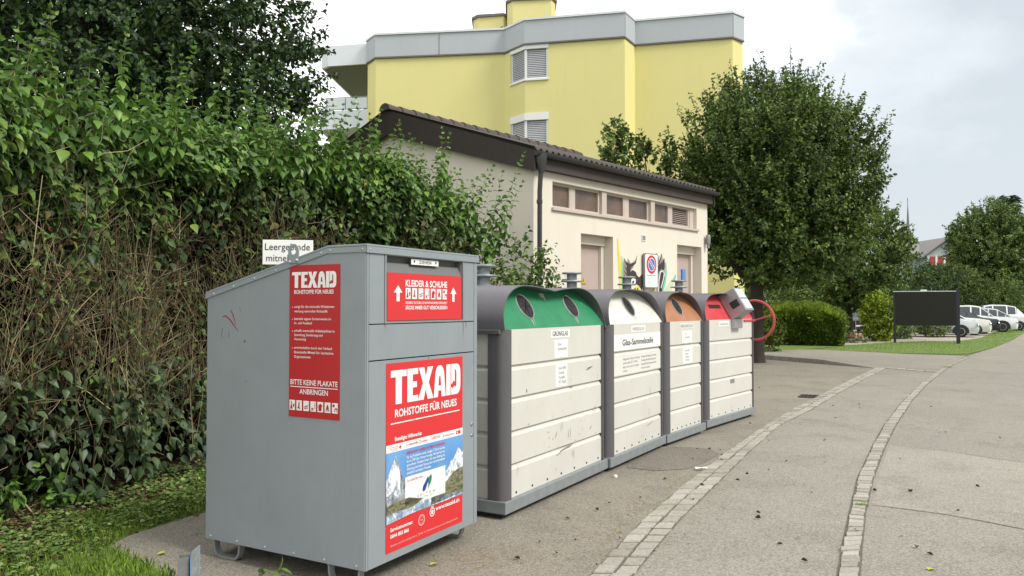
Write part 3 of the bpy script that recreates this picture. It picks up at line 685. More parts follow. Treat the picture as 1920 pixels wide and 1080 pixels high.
# the big word of the posters, drawn letter by letter (unit height, width 2.75)
def bigword(mb, u0, v0, w, h, f):
    s = lambda x, y: f(u0 + x * w, v0 + y * h); first = [True]
    def pl(*pts):
        mb.hold = 0 if first[0] else 1; first[0] = False; mb.poly([s(*p) for p in pts]); mb.hold = 0
    pl((0, 1), (.205, 1), (.205, .80), (.142, .80), (.142, 0), (.062, 0), (.062, .80), (0, .80))
    pl((.215, 0), (.215, 1), (.288, 1), (.288, 0)); pl((.288, 1), (.362, 1), (.362, .82), (.288, .82)); pl((.288, .60), (.345, .60), (.345, .42), (.288, .42)); pl((.288, .18), (.362, .18), (.362, 0), (.288, 0))
    pl((.362 + .01, 1), (.448, 1), (.470, .70), (.495, 1), (.575, 1), (.512, .52), (.430, .52)); pl((.430, .52), (.512, .52), (.582, 0), (.498, 0), (.468, .32), (.440, 0), (.360, 0))
    pl((.585, 0), (.612, .80), (.630, .94), (.655, 1), (.676, 1), (.676, .66), (.666, .66), (.655, .36), (.676, .36), (.676, .20), (.653, .20), (.648, 0))
    pl((.676, 1), (.697, 1), (.722, .94), (.740, .80), (.767, 0), (.704, 0), (.699, .20), (.676, .20), (.676, .36), (.697, .36), (.686, .66), (.676, .66))
    pl((.775, 0), (.775, 1), (.842, 1), (.842, 0))
    pl((.852, 1), (.910, 1), (.910, .40), (.890, .46), (.872, .38), (.852, .34))
    pl((.910, 1), (.945, 1), (.975, .95), (.994, .84), (1, .70), (1, .30), (.935, .30), (.935, .72), (.928, .80), (.910, .82))
    pl((.852, 0), (.945, 0), (.975, .05), (.994, .16), (1, .30), (.935, .30), (.918, .22), (.900, .29), (.882, .20), (.852, .25))
# large front poster
pu0, pu1, pv0, pv1 = .178, .988, .168, 1.268; pw, ph = pu1 - pu0, pv1 - pv0
U = lambda u: pu0 + u * pw
V = lambda v: pv1 - v * ph
m = MB(); m.box(pu0, pu1, -.0055, -.0035, pv0, pv1); po = m.build('front_poster', 'print_red', door)
f1, f2, f3, f4 = fr(.0068), fr(.0082), fr(.0096), fr(.0110)
m = MB(); bigword(m, U(.05), V(.222), pw * .915, ph * .182, f1)
m.text('ROHSTOFFE FÜR NEUES', U(.10), V(.292), ph * .042, pw * .81, f1, .022)
m.rect(U(.05), U(.955), V(.326), V(.320), f1); m.text('Beteiligte Hilfswerke:', U(.10), V(.418), ph * .022, pw * .33, f1, .022)
m.rect(U(0), U(1), V(.474), V(.433), f1)
m.text('Servicenummer:', U(.05), V(.893), ph * .020, pw * .27, f1, .022); m.text('0844 855 866', U(.05), V(.928), ph * .020, pw * .22, f1, .022)
m.text('www.texaid.ch', U(.615), V(.872), ph * .024, pw * .335, f1, .022)
m.split('lettering', 'print_white', po)
m = MB(); m.text('Container und Inhalt sind Eigentum der TEXAID. Für Wertsachen können wir keine Haftung übernehmen', U(.05), V(.972), ph * .011, pw * .88, f1)
m.ring(U(.43), V(.893), .028, .034, f1); m.ring(U(.43), V(.893), .020, .022, f1); m.text('TEXAID', U(.43), V(.897), .010, .03, f1, .02, 'C'); m.split('seal', 'print_pale', po)
m = MB(); m.ring(U(.57), V(.872), .022, .028, f1, 18); m.ring(U(.57), V(.872), .008, .014, f1, 18); m.rect(U(.57) - .003, U(.57) + .003, V(.872) - .008, V(.872) + .008, f1); m.text('ZEWO', U(.57), V(.846), .009, .032, f1, .02, 'C'); m.build('quality_mark', 'print_white', po)
m = MB(); m.mat('print_red'); m.rect(U(.158), U(.166), V(.4655), V(.4445), f2); m.rect(U(.148), U(.176), V(.4585), V(.4515), f2)
m.text('CARITAS', U(.545), V(.459), ph * .016, pw * .125, f2, .0); m.text('Schweizerisches', U(.03), V(.450), ph * .006, pw * .11, f2); m.text('Rotes Kreuz', U(.05), V(.459), ph * .006, pw * .085, f2); m.text('Croix-Rouge', U(.05), V(.468), ph * .006, pw * .085, f2)
m.text('winterhilfe', U(.265), V(.459), ph * .014, pw * .115, f2); m.ring(U(.245), V(.453), .007, .009, f2, 12); m.text('solidar', U(.425), V(.459), ph * .012, pw * .08, f2); m.ring(U(.405), V(.453), .009, .012, f2, 12)
m.text('Kolping Schweiz', U(.735), V(.459), ph * .011, pw * .135, f2); m.poly([f2(U(.715), V(.462)), f2(U(.728), V(.455)), f2(U(.715), V(.448))]); m.rect(U(.90), U(.925), V(.464), V(.444), f2); m.rect(U(.93), U(.965), V(.464), V(.444), f2)
m.mat('print_white'); m.rect(U(.907), U(.918), V(.459), V(.449), f3); m.split('sponsor_mark', None, po)
pic = MB(); pic.mat('pic_sky'); pic.rect(U(0), U(1), V(.835), V(.474), f1)
q = lambda f, *p: [f(U(a), V(b)) for a, b in p]
pic.mat('pic_snow'); pic.poly(q(f2, (0, .615), (.035, .58), (.06, .545), (.085, .525), (.10, .505), (.118, .500), (.135, .53), (.155, .555), (.165, .60), (.20, .64), (.24, .655), (.26, .70), (.26, .745), (0, .745)))
pic.mat('pic_rock'); pic.poly(q(f3, (.145, .55), (.158, .56), (.175, .605), (.21, .642), (.24, .655), (.26, .70), (.17, .71), (.16, .66), (.165, .62)))
pic.poly(q(f3, (.095, .51), (.118, .5005), (.132, .528), (.115, .535))); pic.poly(q(f3, (0, .70), (.06, .69), (.12, .715), (.26, .695), (.3, .75), (0, .76)))
pic.mat('pic_snow'); pic.poly(q(f2, (.70, .70), (.74, .665), (.78, .655), (.82, .615), (.87, .60), (.905, .565), (.935, .545), (.96, .56), (.985, .58), (1, .575), (1, .68), (.7, .74)))
pic.mat('pic_meadow'); pic.poly(q(f3, (.55, .79), (.70, .745), (.78, .715), (.86, .68), (1, .665), (1, .82), (.55, .83))); pic.poly(q(f4, (0, .75), (.10, .745), (.26, .74), (.45, .775), (.3, .80), (.12, .795), (0, .80)))
pic.mat('pic_lake'); pic.poly(q(f3, (0, .795), (.15, .79), (.3, .79), (.5, .77), (.62, .79), (.75, .80), (1, .805), (1, .826), (.72, .835), (.46, .831), (.25, .836), (.12, .842), (0, .848)))
pic.build('mountain_picture', None, po)
m = MB(); 
for k, s_ in enumerate(('Für die Produktion eines einzigen T-Shirts werden', 'bis zu 2700 Liter Wasser benötigt. Mit den hier ein-', 'geworfenen Textilien leisten Sie einen Beitrag zur', 'Schonung wertvoller Ressourcen und unterstützen', 'zusätzlich karitative Projekte.')):
    m.text(s_, U(.235), V(.528 + k * .0215), ph * .0145, pw * (.50 if k < 4 else .31), f4, .008)
m.split('slogan', 'print_white', po)
m = MB(); m.text('GEBRAUCHT VORBEI: NUTZEN SCHENKEN!', U(.235), V(.503), ph * .0135, pw * .5, f4, .015); m.build('red_headline', 'sign_red', po)
m = MB(); m.rect(U(.218), U(.74), V(.786), V(.627), f4); m.build('sponsor_card', 'sticker_white', po)
f5 = fr(.0124)
m = MB(); m.mat('print_grey'); m.text('S P I T E X', U(.365), V(.757), ph * .0135, pw * .235, f5, .0); m.text('Hilfe und Pflege zu Hause', U(.39), V(.768), ph * .0065, pw * .19, f5)
m.mat('sign_red'); m.text('ZU GUNSTEN VON:', U(.235), V(.655), ph * .012, pw * .2, f5)
m.mat('print_navy'); m.poly(q(f5, (.505, .657), (.512, .672), (.495, .700), (.47, .730), (.445, .737), (.432, .725), (.44, .705), (.47, .683))); m.mat('print_leaf'); m.poly(q(f5, (.545, .650), (.555, .668), (.545, .695), (.52, .715), (.50, .732), (.508, .705), (.502, .685), (.52, .662)))
m.build('sponsor_logo', None, po)
# narrow side poster
lf = lambda e: (lambda u, v: (-e, .585 - u, v))
sw, sv0, sv1 = .397, .948, 1.846; sh = sv1 - sv0; SV = lambda v: sv1 - v * sh
m = MB(); m.box(-.003, -.0008, .188, .585, sv0, sv1); sp = m.build('side_poster', 'print_darkred', cb)
f1, f2 = lf(.0042), lf(.0056)
m = MB(); bigword(m, .022, SV(.150), sw * .875, sh * .105, f1); m.text('ROHSTOFFE FÜR NEUES', .04, SV(.190), sh * .026, sw * .78, f1, .022)
for k, s_ in ((0.282, 'sorgt für die sinnvolle Wiederver-'), (.312, 'wertung wertvoller Rohstoffe'), (.362, 'betreibt eigene Sortierwerke im'), (.390, 'In- und Ausland'), (.440, 'schafft wertvolle Arbeitsplätze in'), (.468, 'Sammlung, Sortierung und'), (.496, 'Verwertung'), (.552, 'erwirtschaftet durch den Verkauf'), (.582, 'finanzielle Mittel für karitative'), (.612, 'Organisationen')):
    m.text(s_, .042, SV(k), sh * .0165, sw * .0235 * len(s_), f1, .006)
for k in (.278, .358, .436, .548): m.disc(.028, SV(k), .003, .003, f1, 8)
m.text('BITTE KEINE PLAKATE', .014, SV(.788), sh * .034, sw * .93, f1, .012); m.rect(.014, .384, SV(.804), SV(.799), f1); m.text('ANBRINGEN', sw * .5, SV(.848), sh * .034, sw * .56, f1, .012, 'C')
mr = MB(); picto(m, mr, .008, SV(.957), .0440, .0116, f1, f2); m.split('lettering', 'print_white', sp); mr.split('pictogram', 'print_darkred', sp)
# rust that runs from a few seams and rivets
m = MB()
for (u, v, l_) in ((.996, 1.497, .10), (1.03, 1.497, .05), (.165, 1.5, .03), (.6, 1.292, .03)): m.stroke([(u, v), (u + .002, v - l_ * .5), (u, v - l_)], [.007, .004, .001], fr(.0042))
m.split('rust_streak', 'rust', cb)
# scribble
m = MB(); lf0 = lambda u, v: (-.0012, 1.31 - u, v)
z0 = 1.555
m.stroke([(.145, z0 - .02), (.17, z0 - .012), (.21, z0 - .035), (.25, z0 - .075), (.285, z0 - .105)], [.006, .008, .008, .007, .003], lf0); m.stroke([(.215, z0 + .025), (.24, z0 - .01), (.262, z0 - .065)], [.006, .007, .003], lf0)
m.stroke([(.145, z0 - .09), (.135, z0 - .12), (.14, z0 - .15)], .003, lf0); m.stroke([(.205, z0 - .11), (.20, z0 - .15)], .003, lf0); m.stroke([(.295, z0 + .04), (.31, z0 + .01)], .002, lf0); m.disc(.345, z0 - .17, .006, .009, lf0, 8); m.disc(.36, z0 - .42, .004, .004, lf0, 8)
m.build('scribble', 'marker_red', cb)
# lifting eye with a real hole
m = MB(); yc, zc = .545, 1.932; n = 18; A = []; B = []
for k in range(n):
    a = 2 * math.pi * k / n; A.append((yc + .022 * math.cos(a), zc + .022 * math.sin(a)))
    x, y = math.cos(a), math.sin(a); B.append((yc + .042 * x, zc + (.042 * y if y > -.2 else -.072)))
o = [(-.0145, *p) for p in A] + [(-.0145, *p) for p in B] + [(-.0075, *p) for p in A] + [(-.0075, *p) for p in B]
fs = []
for k in range(n):
    j = (k + 1) % n; fs += [(k, j, n + j, n + k), (2 * n + k, 3 * n + k, 3 * n + j, 2 * n + j), (k, 2 * n + k, 2 * n + j, j), (n + k, n + j, 3 * n + j, 3 * n + k)]
m.add(o, fs); eye = m.build('lifting_eye', 'grey_front', cb)
m = MB(); rivet(m, (-.0145, .573, 1.868), (-1, 0, 0), .010, .007); rivet(m, (-.0145, .517, 1.876), (-1, 0, 0), .011, .007); m.split('bolt', 'bolt', eye, smooth=True)
for (x, y) in ((.05, 1.03), (.05, .06), (W - .05, .08), (W - .05, 1.03)):
    m = MB(); pts = [(x, y, ZB + .02), (x, y + .012, .05), (x, y + .03, .02), (x, y + .06, .012), (x, y + .18, .012), (x, y + .21, .02), (x, y + .228, .05), (x, y + .24, ZB + .02)]
    o = []
    for i, p in enumerate(pts):
        d = (Vector(pts[min(i + 1, 7)]) - Vector(pts[max(i - 1, 0)])).normalized(); nn = Vector((0, -d.z, d.y)) * .007; pv = Vector(p)
        o += [pv + nn + Vector((-.02, 0, 0)), pv + nn + Vector((.02, 0, 0)), pv - nn + Vector((.02, 0, 0)), pv - nn + Vector((-.02, 0, 0))]
    m.add(o, [(4 * i + a, 4 * i + (a + 1) % 4, 4 * i + 4 + (a + 1) % 4, 4 * i + 4 + a) for i in range(7) for a in range(4)]); m.build('skid', 'galvanised', cb)

# ================================================================== GLASS CONTAINERS
ZP, RISE, DEP = 1.425, .350, 1.6
def hood_profile(W, double, inset=0.0):
    x0, x1 = .012 + inset, W - .012 - inset; a = (x1 - x0) * .25 if double else min(.50, (x1 - x0) / 2); b = RISE - inset; n = 2.25; pts = []
    for k in range(13):
        th = math.pi / 2 * k / 12; pts.append((x0 + a - a * math.cos(th) ** (2 / n), ZP + b * math.sin(th) ** (2 / n)))
    mid = (x0 + x1) / 2; half = pts[:]; K = 10
    for k in range(1, K + 1):
        x = pts[12][0] + (mid - pts[12][0]) * k / K; u = 1 - k / K
        half.append((x, ZP + b + (-.036 * (1 - u) ** 1.6 if double else .012 * (1 - u * u))))
    return half + [(x0 + x1 - x, z) for x, z in half[-2::-1]]
def plank_profile(y0):
    zs = [1.425, 1.142, .893, .640, .387, .138]; pr = []
    for i in range(5):
        t, b = zs[i], zs[i + 1]
        if i == 0: pr += [(y0, t)]
        else: pr += [(y0 + .022, t - .003), (y0, t - .034)]
        pr += [(y0, b + .006), (y0 + .003, b)] if i == 4 else [(y0, b + .012), (y0 + .022, b + .006)]
    return pr
def container(name, label, px, W, ang, colour, nholes, group):
    loc, ZA = px
    t = thing(name, label, 'recycling bin', (loc[0], loc[1], 0), ang, group)
    m = MB(); m.box(0, W, 0, DEP, .045, .138); m.build('base_frame', 'galvanised', t, False, .006)
    m = MB(); m.box(.05, W - .06, .06, DEP - .06, .0, .045); m.build('runner', 'plastic_black', t)
    # front planks
    pr = plank_profile(.030); fx0, fx1 = .112, W - .095
    m = MB(); n = len(pr); vs = [(fx0, y, z) for y, z in pr] + [(fx1, y, z) for y, z in pr] + [(fx0, .08, z) for y, z in pr] + [(fx1, .08, z) for y, z in pr]
    m.add(vs, [(i, i + 1, n + i + 1, n + i) for i in range(n - 1)] + [(i, 2 * n + i, 2 * n + i + 1, i + 1) for i in range(n - 1)] + [(n + i, n + i + 1, 3 * n + i + 1, 3 * n + i) for i in range(n - 1)])
    front = m.build('front_planks', 'panel_white', t)
    m = MB()
    for k in range(7): rivet(m, (fx0 + .1 + k * (fx1 - fx0 - .18) / 6, .0295, .172), (0, -1, 0), .0095, .008)
    m.split('rivet', 'iron', front)
    # side planks, left and right
    for sx, xin in ((.030, 1), (W - .030, -1)):
        m = MB(); prs = [(sx + xin * (y - .030), z) for y, z in pr]; ya, yb = .165, DEP - .1
        vs = [(x, ya, z) for x, z in prs] + [(x, yb, z) for x, z in prs] + [(sx + xin * .05, ya, z) for x, z in prs] + [(sx + xin * .05, yb, z) for x, z in prs]
        m.add(vs, [(i, i + 1, n + i + 1, n + i) for i in range(n - 1)] + [(i, 2 * n + i, 2 * n + i + 1, i + 1) for i in range(n - 1)])
        m.build('side_planks', 'panel_white', t)
    m = MB(); m.box(.085, W - .085, .085, DEP - .03, .14, 1.42); m.build('bin_body', 'gap_black', t)
    # rounded corner posts
    def post(cx, cy, sx, sy, wx, wy):
        m = MB(); r = .075; q = []
        for k in range(7):
            a = math.pi / 2 * k / 6; q.append((cx + sx * (r - r * math.cos(a)), cy + sy * (r - r * math.sin(a))))
        # q runs from the side face to the front face
        pol = [(cx + sx * .07, cy + sy * wy), (cx, cy + sy * wy)] + q + [(cx + sx * wx, cy), (cx + sx * wx, cy + sy * .055)]
        m.prism(pol, lambda x, y: (x, y, .139), lambda x, y: (x, y, 1.424)); m.build('corner_post', 'hood_grey', t, True, 0, 2, 30)
    post(.010, .012, 1, 1, .100, .150); post(W - .010, .012, -1, 1, .082, .150); post(.010, DEP - .012, 1, -1, .1, .088); post(W - .010, DEP - .012, -1, -1, .1, .088)
    m = MB(); m.box(-.012, .075, .05, DEP - .05, 1.392, 1.4245).box(W - .075, W + .012, .05, DEP - .05, 1.392, 1.4245); m.split('top_rail', 'hood_grey', t, bevel=.004)
    # hood
    P0, P1 = hood_profile(W, nholes == 2), hood_profile(W, nholes == 2, .008); n = len(P0); yr = lambda z: .014 + .20 * (z - ZP)
    m = MB(); vs = [(x, yr(z), z) for x, z in P0] + [(x, DEP - .02, z) for x, z in P0] + [(x, yr(z), z) for x, z in P1] + [(x, DEP - .03, z) for x, z in P1]
    fs = []
    for i in range(n - 1): fs += [(i, n + i, n + i + 1, i + 1), (2 * n + i, 2 * n + i + 1, 3 * n + i + 1, 3 * n + i), (i, i + 1, 2 * n + i + 1, 2 * n + i)]
    m.add(vs, fs); m.poly([(x, DEP - .02, z) for x, z in P0]); hood = m.build('hood', 'hood_grey', t, True, 0, 2, 50)
    m = MB()
    for (y, z) in ((.36, 1.50), (.36, 1.66), (1.2, 1.50), (1.2, 1.66)):
        # bolt heads stand on the curved flank
        xs = [p for p in P0 if p[1] >= z][0][0]; rivet(m, (xs + .004, y, z), (-1, 0, .25), .014, .012)
    m.split('bolt', 'bolt' if colour == 'hood_red' else 'hood_grey', hood, smooth=True)
    # sloping coloured face
    yf = lambda z: .034 + .60 * (z - ZP); Pin = hood_profile(W, nholes == 2, .0085)
    m = MB(); m.poly([(x, yf(z), z) for x, z in Pin]); face = m.build('chute_face', colour, t)
    sl = math.hypot(1, .6); nv = Vector((0, -1, .6)).normalized()
    ff = lambda e: (lambda u, v: tuple(Vector((u, yf(ZP + v / sl), ZP + v / sl)) + nv * e))   # v runs up the slope
    hs = [W * .28, W * .725] if nholes == 2 else ([W * .5] if nholes == 1 else [])
    for hx in hs:
        cv = .205; r = .118; m = MB(); f0, f1_ = ff(.002), ff(.012)
        k_ = 28; A = [f0(hx + r * math.cos(2 * math.pi * k / k_), cv + r * math.sin(2 * math.pi * k / k_)) for k in range(k_)]; B = [f1_(hx + r * .96 * math.cos(2 * math.pi * k / k_), cv + r * .96 * math.sin(2 * math.pi * k / k_)) for k in range(k_)]; C_ = [f0(hx + r * .93 * math.cos(2 * math.pi * k / k_), cv + r * .93 * math.sin(2 * math.pi * k / k_)) for k in range(k_)]
        m.add(A + B + C_, [(k, (k + 1) % k_, k_ + (k + 1) % k_, k_ + k) for k in range(k_)] + [(k_ + k, k_ + (k + 1) % k_, 2 * k_ + (k + 1) % k_, 2 * k_ + k) for k in range(k_)])
        ring_ = m.build('hole_rim', 'rim_pale', t, True)
        m = MB(); rr = random.Random(int(hx * 1000)); S = 8
        for k in range(S):
            a0, a1 = 2 * math.pi * k / S + .03, 2 * math.pi * (k + 1) / S - .03; tip = rr.uniform(-.012, .012)
            pts = [ff(.0035)(hx + r * .925 * math.cos(a0 + (a1 - a0) * j / 4), cv + r * .925 * math.sin(a0 + (a1 - a0) * j / 4)) for j in range(5)]
            m.add(pts + [ff(.010 + rr.uniform(-.003, .006))(hx + tip, cv + rr.uniform(-.012, .012))], [(j, j + 1, 5) for j in range(4)])
        m.build('rubber_flaps', 'rubber', ring_)
        m = MB(); m.disc(hx, cv, r * .93, r * .93, ff(.0016), 24); m.build('opening', 'gap_black', ring_)
        m = MB()
        for k in range(4):
            u_ = hx + rr.uniform(-.05, .06); m.stroke([(u_, cv - r * .95), (u_ + rr.uniform(-.006, .006), .05 + rr.uniform(0, .05)), (u_ + rr.uniform(-.01, .01), rr.uniform(.005, .04))], [.004, rr.uniform(.004, .009), .003], ff(.0013))
        m.split('drip', 'rim_pale' if colour != 'hood_white' else 'print_fade', t)
    # crane pick-up on the roof
    m = MB(); zt = ZP + RISE - .05
    m.lathe([(.085, zt), (.085, zt + .07), (.056, zt + .075), (.056, 1.868), (.118, 1.872), (.122, 1.880), (.118, 1.888), (.056, 1.892), (.056, 1.955), (.108, 1.960), (.112, 1.970), (.105, 1.980), (.0001, 1.981)], 20, lambda x, y, z: (W / 2 + x, .8 + y, z))
    m.build('lifting_knob', 'galvanised', t, True, 0, 2, 35)
    return t, front, face, ff
def setup(pL, pR):
    a, b = G(*pL), G(*pR); d = b - a; return (a.x, a.y), d.length, math.atan2(d.y, d.x)
grp = 'glass and can recycling containers in the row'
lo, w, an = setup((948, 978), (1140, 887)); W1 = w
c1, fp1, fc1, ff1 = container('glass_container', 'wide recycling container with green chute face and two round holes', (lo, 0), w, an, 'hood_green', 2, grp)
lo, w, an = setup((1145.8, 886.7), (1249, 839)); W2 = w
c2, fp2, fc2, ff2 = container('glass_container', 'recycling container with white chute face and one round hole', (lo, 0), w, an, 'hood_white', 1, grp)
lo, w, an = setup((1252, 839), (1324, 812.4)); W3 = w
c3, fp3, fc3, ff3 = container('glass_container', 'narrow recycling container with orange brown chute face and one hole', (lo, 0), w, an, 'hood_brown', 1, grp)
lo, w, an = setup((1326.5, 809.4), (1418.6, 780)); W4 = w
c4, fp4, fc4, ff4 = container('can_container', 'recycling container with red chute face, slot and steel can press', (lo, 0), w, an, 'hood_red', 0, grp)
def plate(t, u0, u1, v0, v1, mat, lines, tm='print_black', name='notice', y=.030, bold=.0):
    m = MB(); m.box(u0, u1, y - .0022, y - .0006, v0, v1); o = m.build(name, mat, t); f = lambda u, v: (u, y - .0034, v); m = MB()
    for (s, u, v, cap, wd) in lines: m.text(s, u, v, cap, wd, f, bold)
    if lines: m.split('lettering', tm, o)
    return o
k = W1 / 1.96
plate(c1, .80 * k, 1.17 * k, 1.335, 1.405, 'sticker_white', [('GRÜNGLAS', .835 * k, 1.350, .040, .30 * k)], 'print_black', 'name_plate', bold=.008)
plate(c1, .87 * k, 1.13 * k, 1.163, 1.315, 'sticker_white', [('Glas-', .935 * k, 1.268, .024, .07), ('Sammelstelle', .935 * k, 1.228, .024, .17)], 'print_fade', 'notice')
plate(c1, .89 * k, 1.12 * k, .915, 1.115, 'sticker_white', [('Kein Abfall,', .95 * k, 1.062, .026, .15), ('Keramik,', .95 * k, 1.022, .026, .11), ('Porzellan,', .95 * k, .982, .026, .125), ('PET, Plastik', .95 * k, .942, .026, .15)], 'print_fade', 'notice')
plate(c2, W2 * .38, W2 * .64, 1.335, 1.400, 'sticker_white', [('WEISSGLAS', W2 * .40, 1.350, .036, W2 * .22)], 'print_fade', 'name_plate', bold=.012)
plate(c2, .114, W2 - .097, 1.160, 1.318, 'sticker_white', [('Glas-Sammelstelle', W2 * .23, 1.205, .062, W2 * .56)], 'print_black', 'notice', bold=.016)
plate(c2, .114, W2 - .097, .912, 1.100, 'sticker_pale', [('Altglas bitte im Depot und werktags', W2 * .24, 1.058, .024, W2 * .29), ('sowie nachts 20 - 07 Uhr', W2 * .24, 1.018, .024, W2 * .25), ('kein Glas in den Container', W2 * .24, .978, .024, W2 * .28), ('werfen', W2 * .24, .938, .024, W2 * .07),
     ('Glashandel Steingut, Keramik,', W2 * .56, 1.058, .024, W2 * .29), ('Porzellan, Metallverschlüsse und', W2 * .56, 1.018, .024, W2 * .28), ('Kunststoff-Flaschen gehören nicht', W2 * .56, .978, .024, W2 * .29), ('in diesen Container', W2 * .56, .938, .024, W2 * .17)], 'print_fade', 'notice')
plate(c3, W3 * .36, W3 * .72, 1.335, 1.400, 'sticker_pale', [('BRAUNGLAS', W3 * .385, 1.350, .036, W3 * .31)], 'print_fade', 'name_plate', bold=.012)
plate(c3, W3 * .42, W3 * .68, 1.163, 1.310, 'sticker_white', [('Glas-', W3 * .49, 1.262, .022, .06), ('Sammelstelle', W3 * .49, 1.222, .022, .15)], 'print_fade', 'notice')
plate(c3, W3 * .43, W3 * .69, .915, 1.110, 'sticker_white', [('Kein Abfall,', W3 * .50, 1.058, .024, .13), ('Keramik,', W3 * .50, 1.02, .024, .10), ('Porzellan,', W3 * .50, .982, .024, .115), ('PET, Plastik', W3 * .50, .944, .024, .13)], 'print_fade', 'notice')
plate(c4, W4 * .26, W4 * .46, 1.335, 1.400, 'sticker_white', [('Alu, Weissblech, Dosen', W4 * .275, 1.357, .020, W4 * .17)], 'print_grey', 'name_plate', bold=.012)
plate(c4, W4 * .48, W4 * .565, .545, .605, 'print_grey', [], 'print_black', 'sticker')
# scuffs on the white planks: a few long scratches each with a shape of its own
def scuffs(t, pts):
    m = MB()
    for (u, v, du, dv, w_) in pts:
        m.stroke([(u, v), (u + du * .5 + .004, v + dv * .5 - .003), (u + du, v + dv)], [w_ * .6, w_, w_ * .25], lambda a, b: (a, .0285, b))
    m.split('scuff', 'print_grey', t)
r = random.Random(5); q_ = [(1.52 * k, 1.02, .14, .022, .014), (1.55 * k, 1.035, .12, .012, .012), (.98, .36, .2, .03, .014), (1.12, .372, .12, .02, .012), (1.25, .33, .0, -.07, .008), (1.22, .33, -.01, -.05, .006), (.9, .335, .12, .03, .01), (1.0, .61, -.01, -.08, .006), (1.03, .61, .0, -.07, .004), (1.14, .45, .0, .08, .007), (1.18, .45, .0, .09, .006), (.88, .49, .04, .05, .01), (1.72, .62, .0, .05, .01), (1.2, .9, .08, .006, .012), (.22, .30, .03, .1, .004), (1.6, .47, .04, .03, .012), (.38, .92, .0, .03, .02)]
for _ in range(34): q_.append((r.uniform(.16, W1 - .15), r.choice((.30, .45, .56, .68, .80, .97)) + r.uniform(-.05, .05), r.uniform(-.012, .012), r.uniform(-.018, .018), r.uniform(.004, .011)))
scuffs(c1, q_)
q_ = [(W2 * .66, .31, .2, .035, .008), (W2 * .7, .50, .02, -.09, .006), (W2 * .72, .73, .03, -.1, .008)]
for _ in range(10): q_.append((r.uniform(.16, W2 - .15), r.uniform(.2, .85), r.uniform(-.01, .01), r.uniform(-.015, .015), r.uniform(.004, .008)))
scuffs(c2, q_)
for c_, Wc in ((c3, W3), (c4, W4)): scuffs(c_, [(r.uniform(.16, Wc - .15), r.uniform(.2, .85), r.uniform(-.01, .01), r.uniform(-.015, .015), r.uniform(.004, .008)) for _ in range(6)])
# pale patch on the green face, slot and can press on the red one
m = MB(); m.poly([ff1(.002)(W1 * .49 + a, .30 + b) for a, b in ((-.05, .03), (-.03, -.01), (-.01, .0), (.02, -.045), (.035, .0), (.05, .03), (.02, .045))]); m.build('worn_patch', 'rim_pale', fc1)
m = MB(); m.rect(W4 * .215, W4 * .44, .175, .235, ff4(.002)); m.build('slot', 'gap_black', fc4)
press = MB(); px0, px1 = W4 * .50, W4 * .67
f_ = ff4; lo_, hi_ = -.02, .37; th0, th1 = .006, .26
crn = [f_(th0)(px0, lo_), f_(th0)(px1, lo_), f_(th0)(px1, hi_), f_(th0)(px0, hi_), f_(th1)(px0, lo_ + .02), f_(th1)(px1, lo_ + .02), f_(th1)(px1, hi_ - .02), f_(th1)(px0, hi_ - .02)]
press.add(crn, [(0, 3, 2, 1), (4, 5, 6, 7), (0, 1, 5, 4), (1, 2, 6, 5), (2, 3, 7, 6), (3, 0, 4, 7)])
press.box(px0 + .005, px1 - .02, -.03, .028, 1.30, 1.43)
pr_ = press.build('can_press', 'steel_bright', c4, False, .004)
m = MB(); m.rect(px0 + .02, px1 - .03, .20, .335, f_(th1 + .003)); m.rect(px0 + .03, px1 - .03,   .03, .17, f_(th1 + .003)); m.split('press_label', 'sticker_pale', pr_)
m = MB()
cc = [Vector(f_(.10)(px0 - .004, .10)), Vector(f_(.10)(px0 - .004, .20)), Vector(f_(.22)(px0 - .004, .20)), Vector(f_(.22)(px0 - .004, .10))]
cc2 = [cc[0] + Vector((-.004, 0, 0)), cc[1] + Vector((-.004, 0, 0)), cc[2] + Vector((-.004, 0, 0)), cc[3] + Vector((-.004, 0, 0))]
m.add(cc + cc2, [(4, 5, 6, 7), (0, 1, 5, 4), (1, 2, 6, 5), (2, 3, 7, 6), (3, 0, 4, 7)]); m.build('keyhole_plate', 'plastic_black', pr_)
m = MB(); wc = Vector((W4 + .03, .03, 1.40)); RR = .29; nn = 36
for i in range(nn):
    pass
ring = [wc + Vector((0, RR * math.cos(2 * math.pi * i / nn), RR * math.sin(2 * math.pi * i / nn))) for i in range(nn + 1)]
m.tube(ring, .018, 8, False)
for a in (163, -17): m.tube([wc, wc + Vector((0, RR * math.cos(R(a)), RR * math.sin(R(a))))], .012, 6)
m.tube([wc + Vector((-.45, 0, 0)), wc + Vector((.02, 0, 0))], .018, 8); m.build('hand_wheel', 'red_tube', pr_, True)

# ================================================================== PUMP HOUSE (cream building behind the containers)
PH0 = (.354, 13.0); PA = math.atan2(.749, .6626)
ph_ = thing('utility_building', 'cream rendered utility building with brown roof boards and graffiti', 'building', (PH0[0], PH0[1], 0), PA)
PL, PD, PE = 6.08, 7.24, 4.0
def lx(px):
    kk = (px - 960) / F; return (13 * kk - .354) / (.6626 - .749 * kk)
d1a, d1b, d2a, d2b, dz = 1.325, 2.34, 4.73, 5.80, 2.915
wa, wb, wz0, wz1 = .51, 5.59, 3.30, 3.75
m = MB()
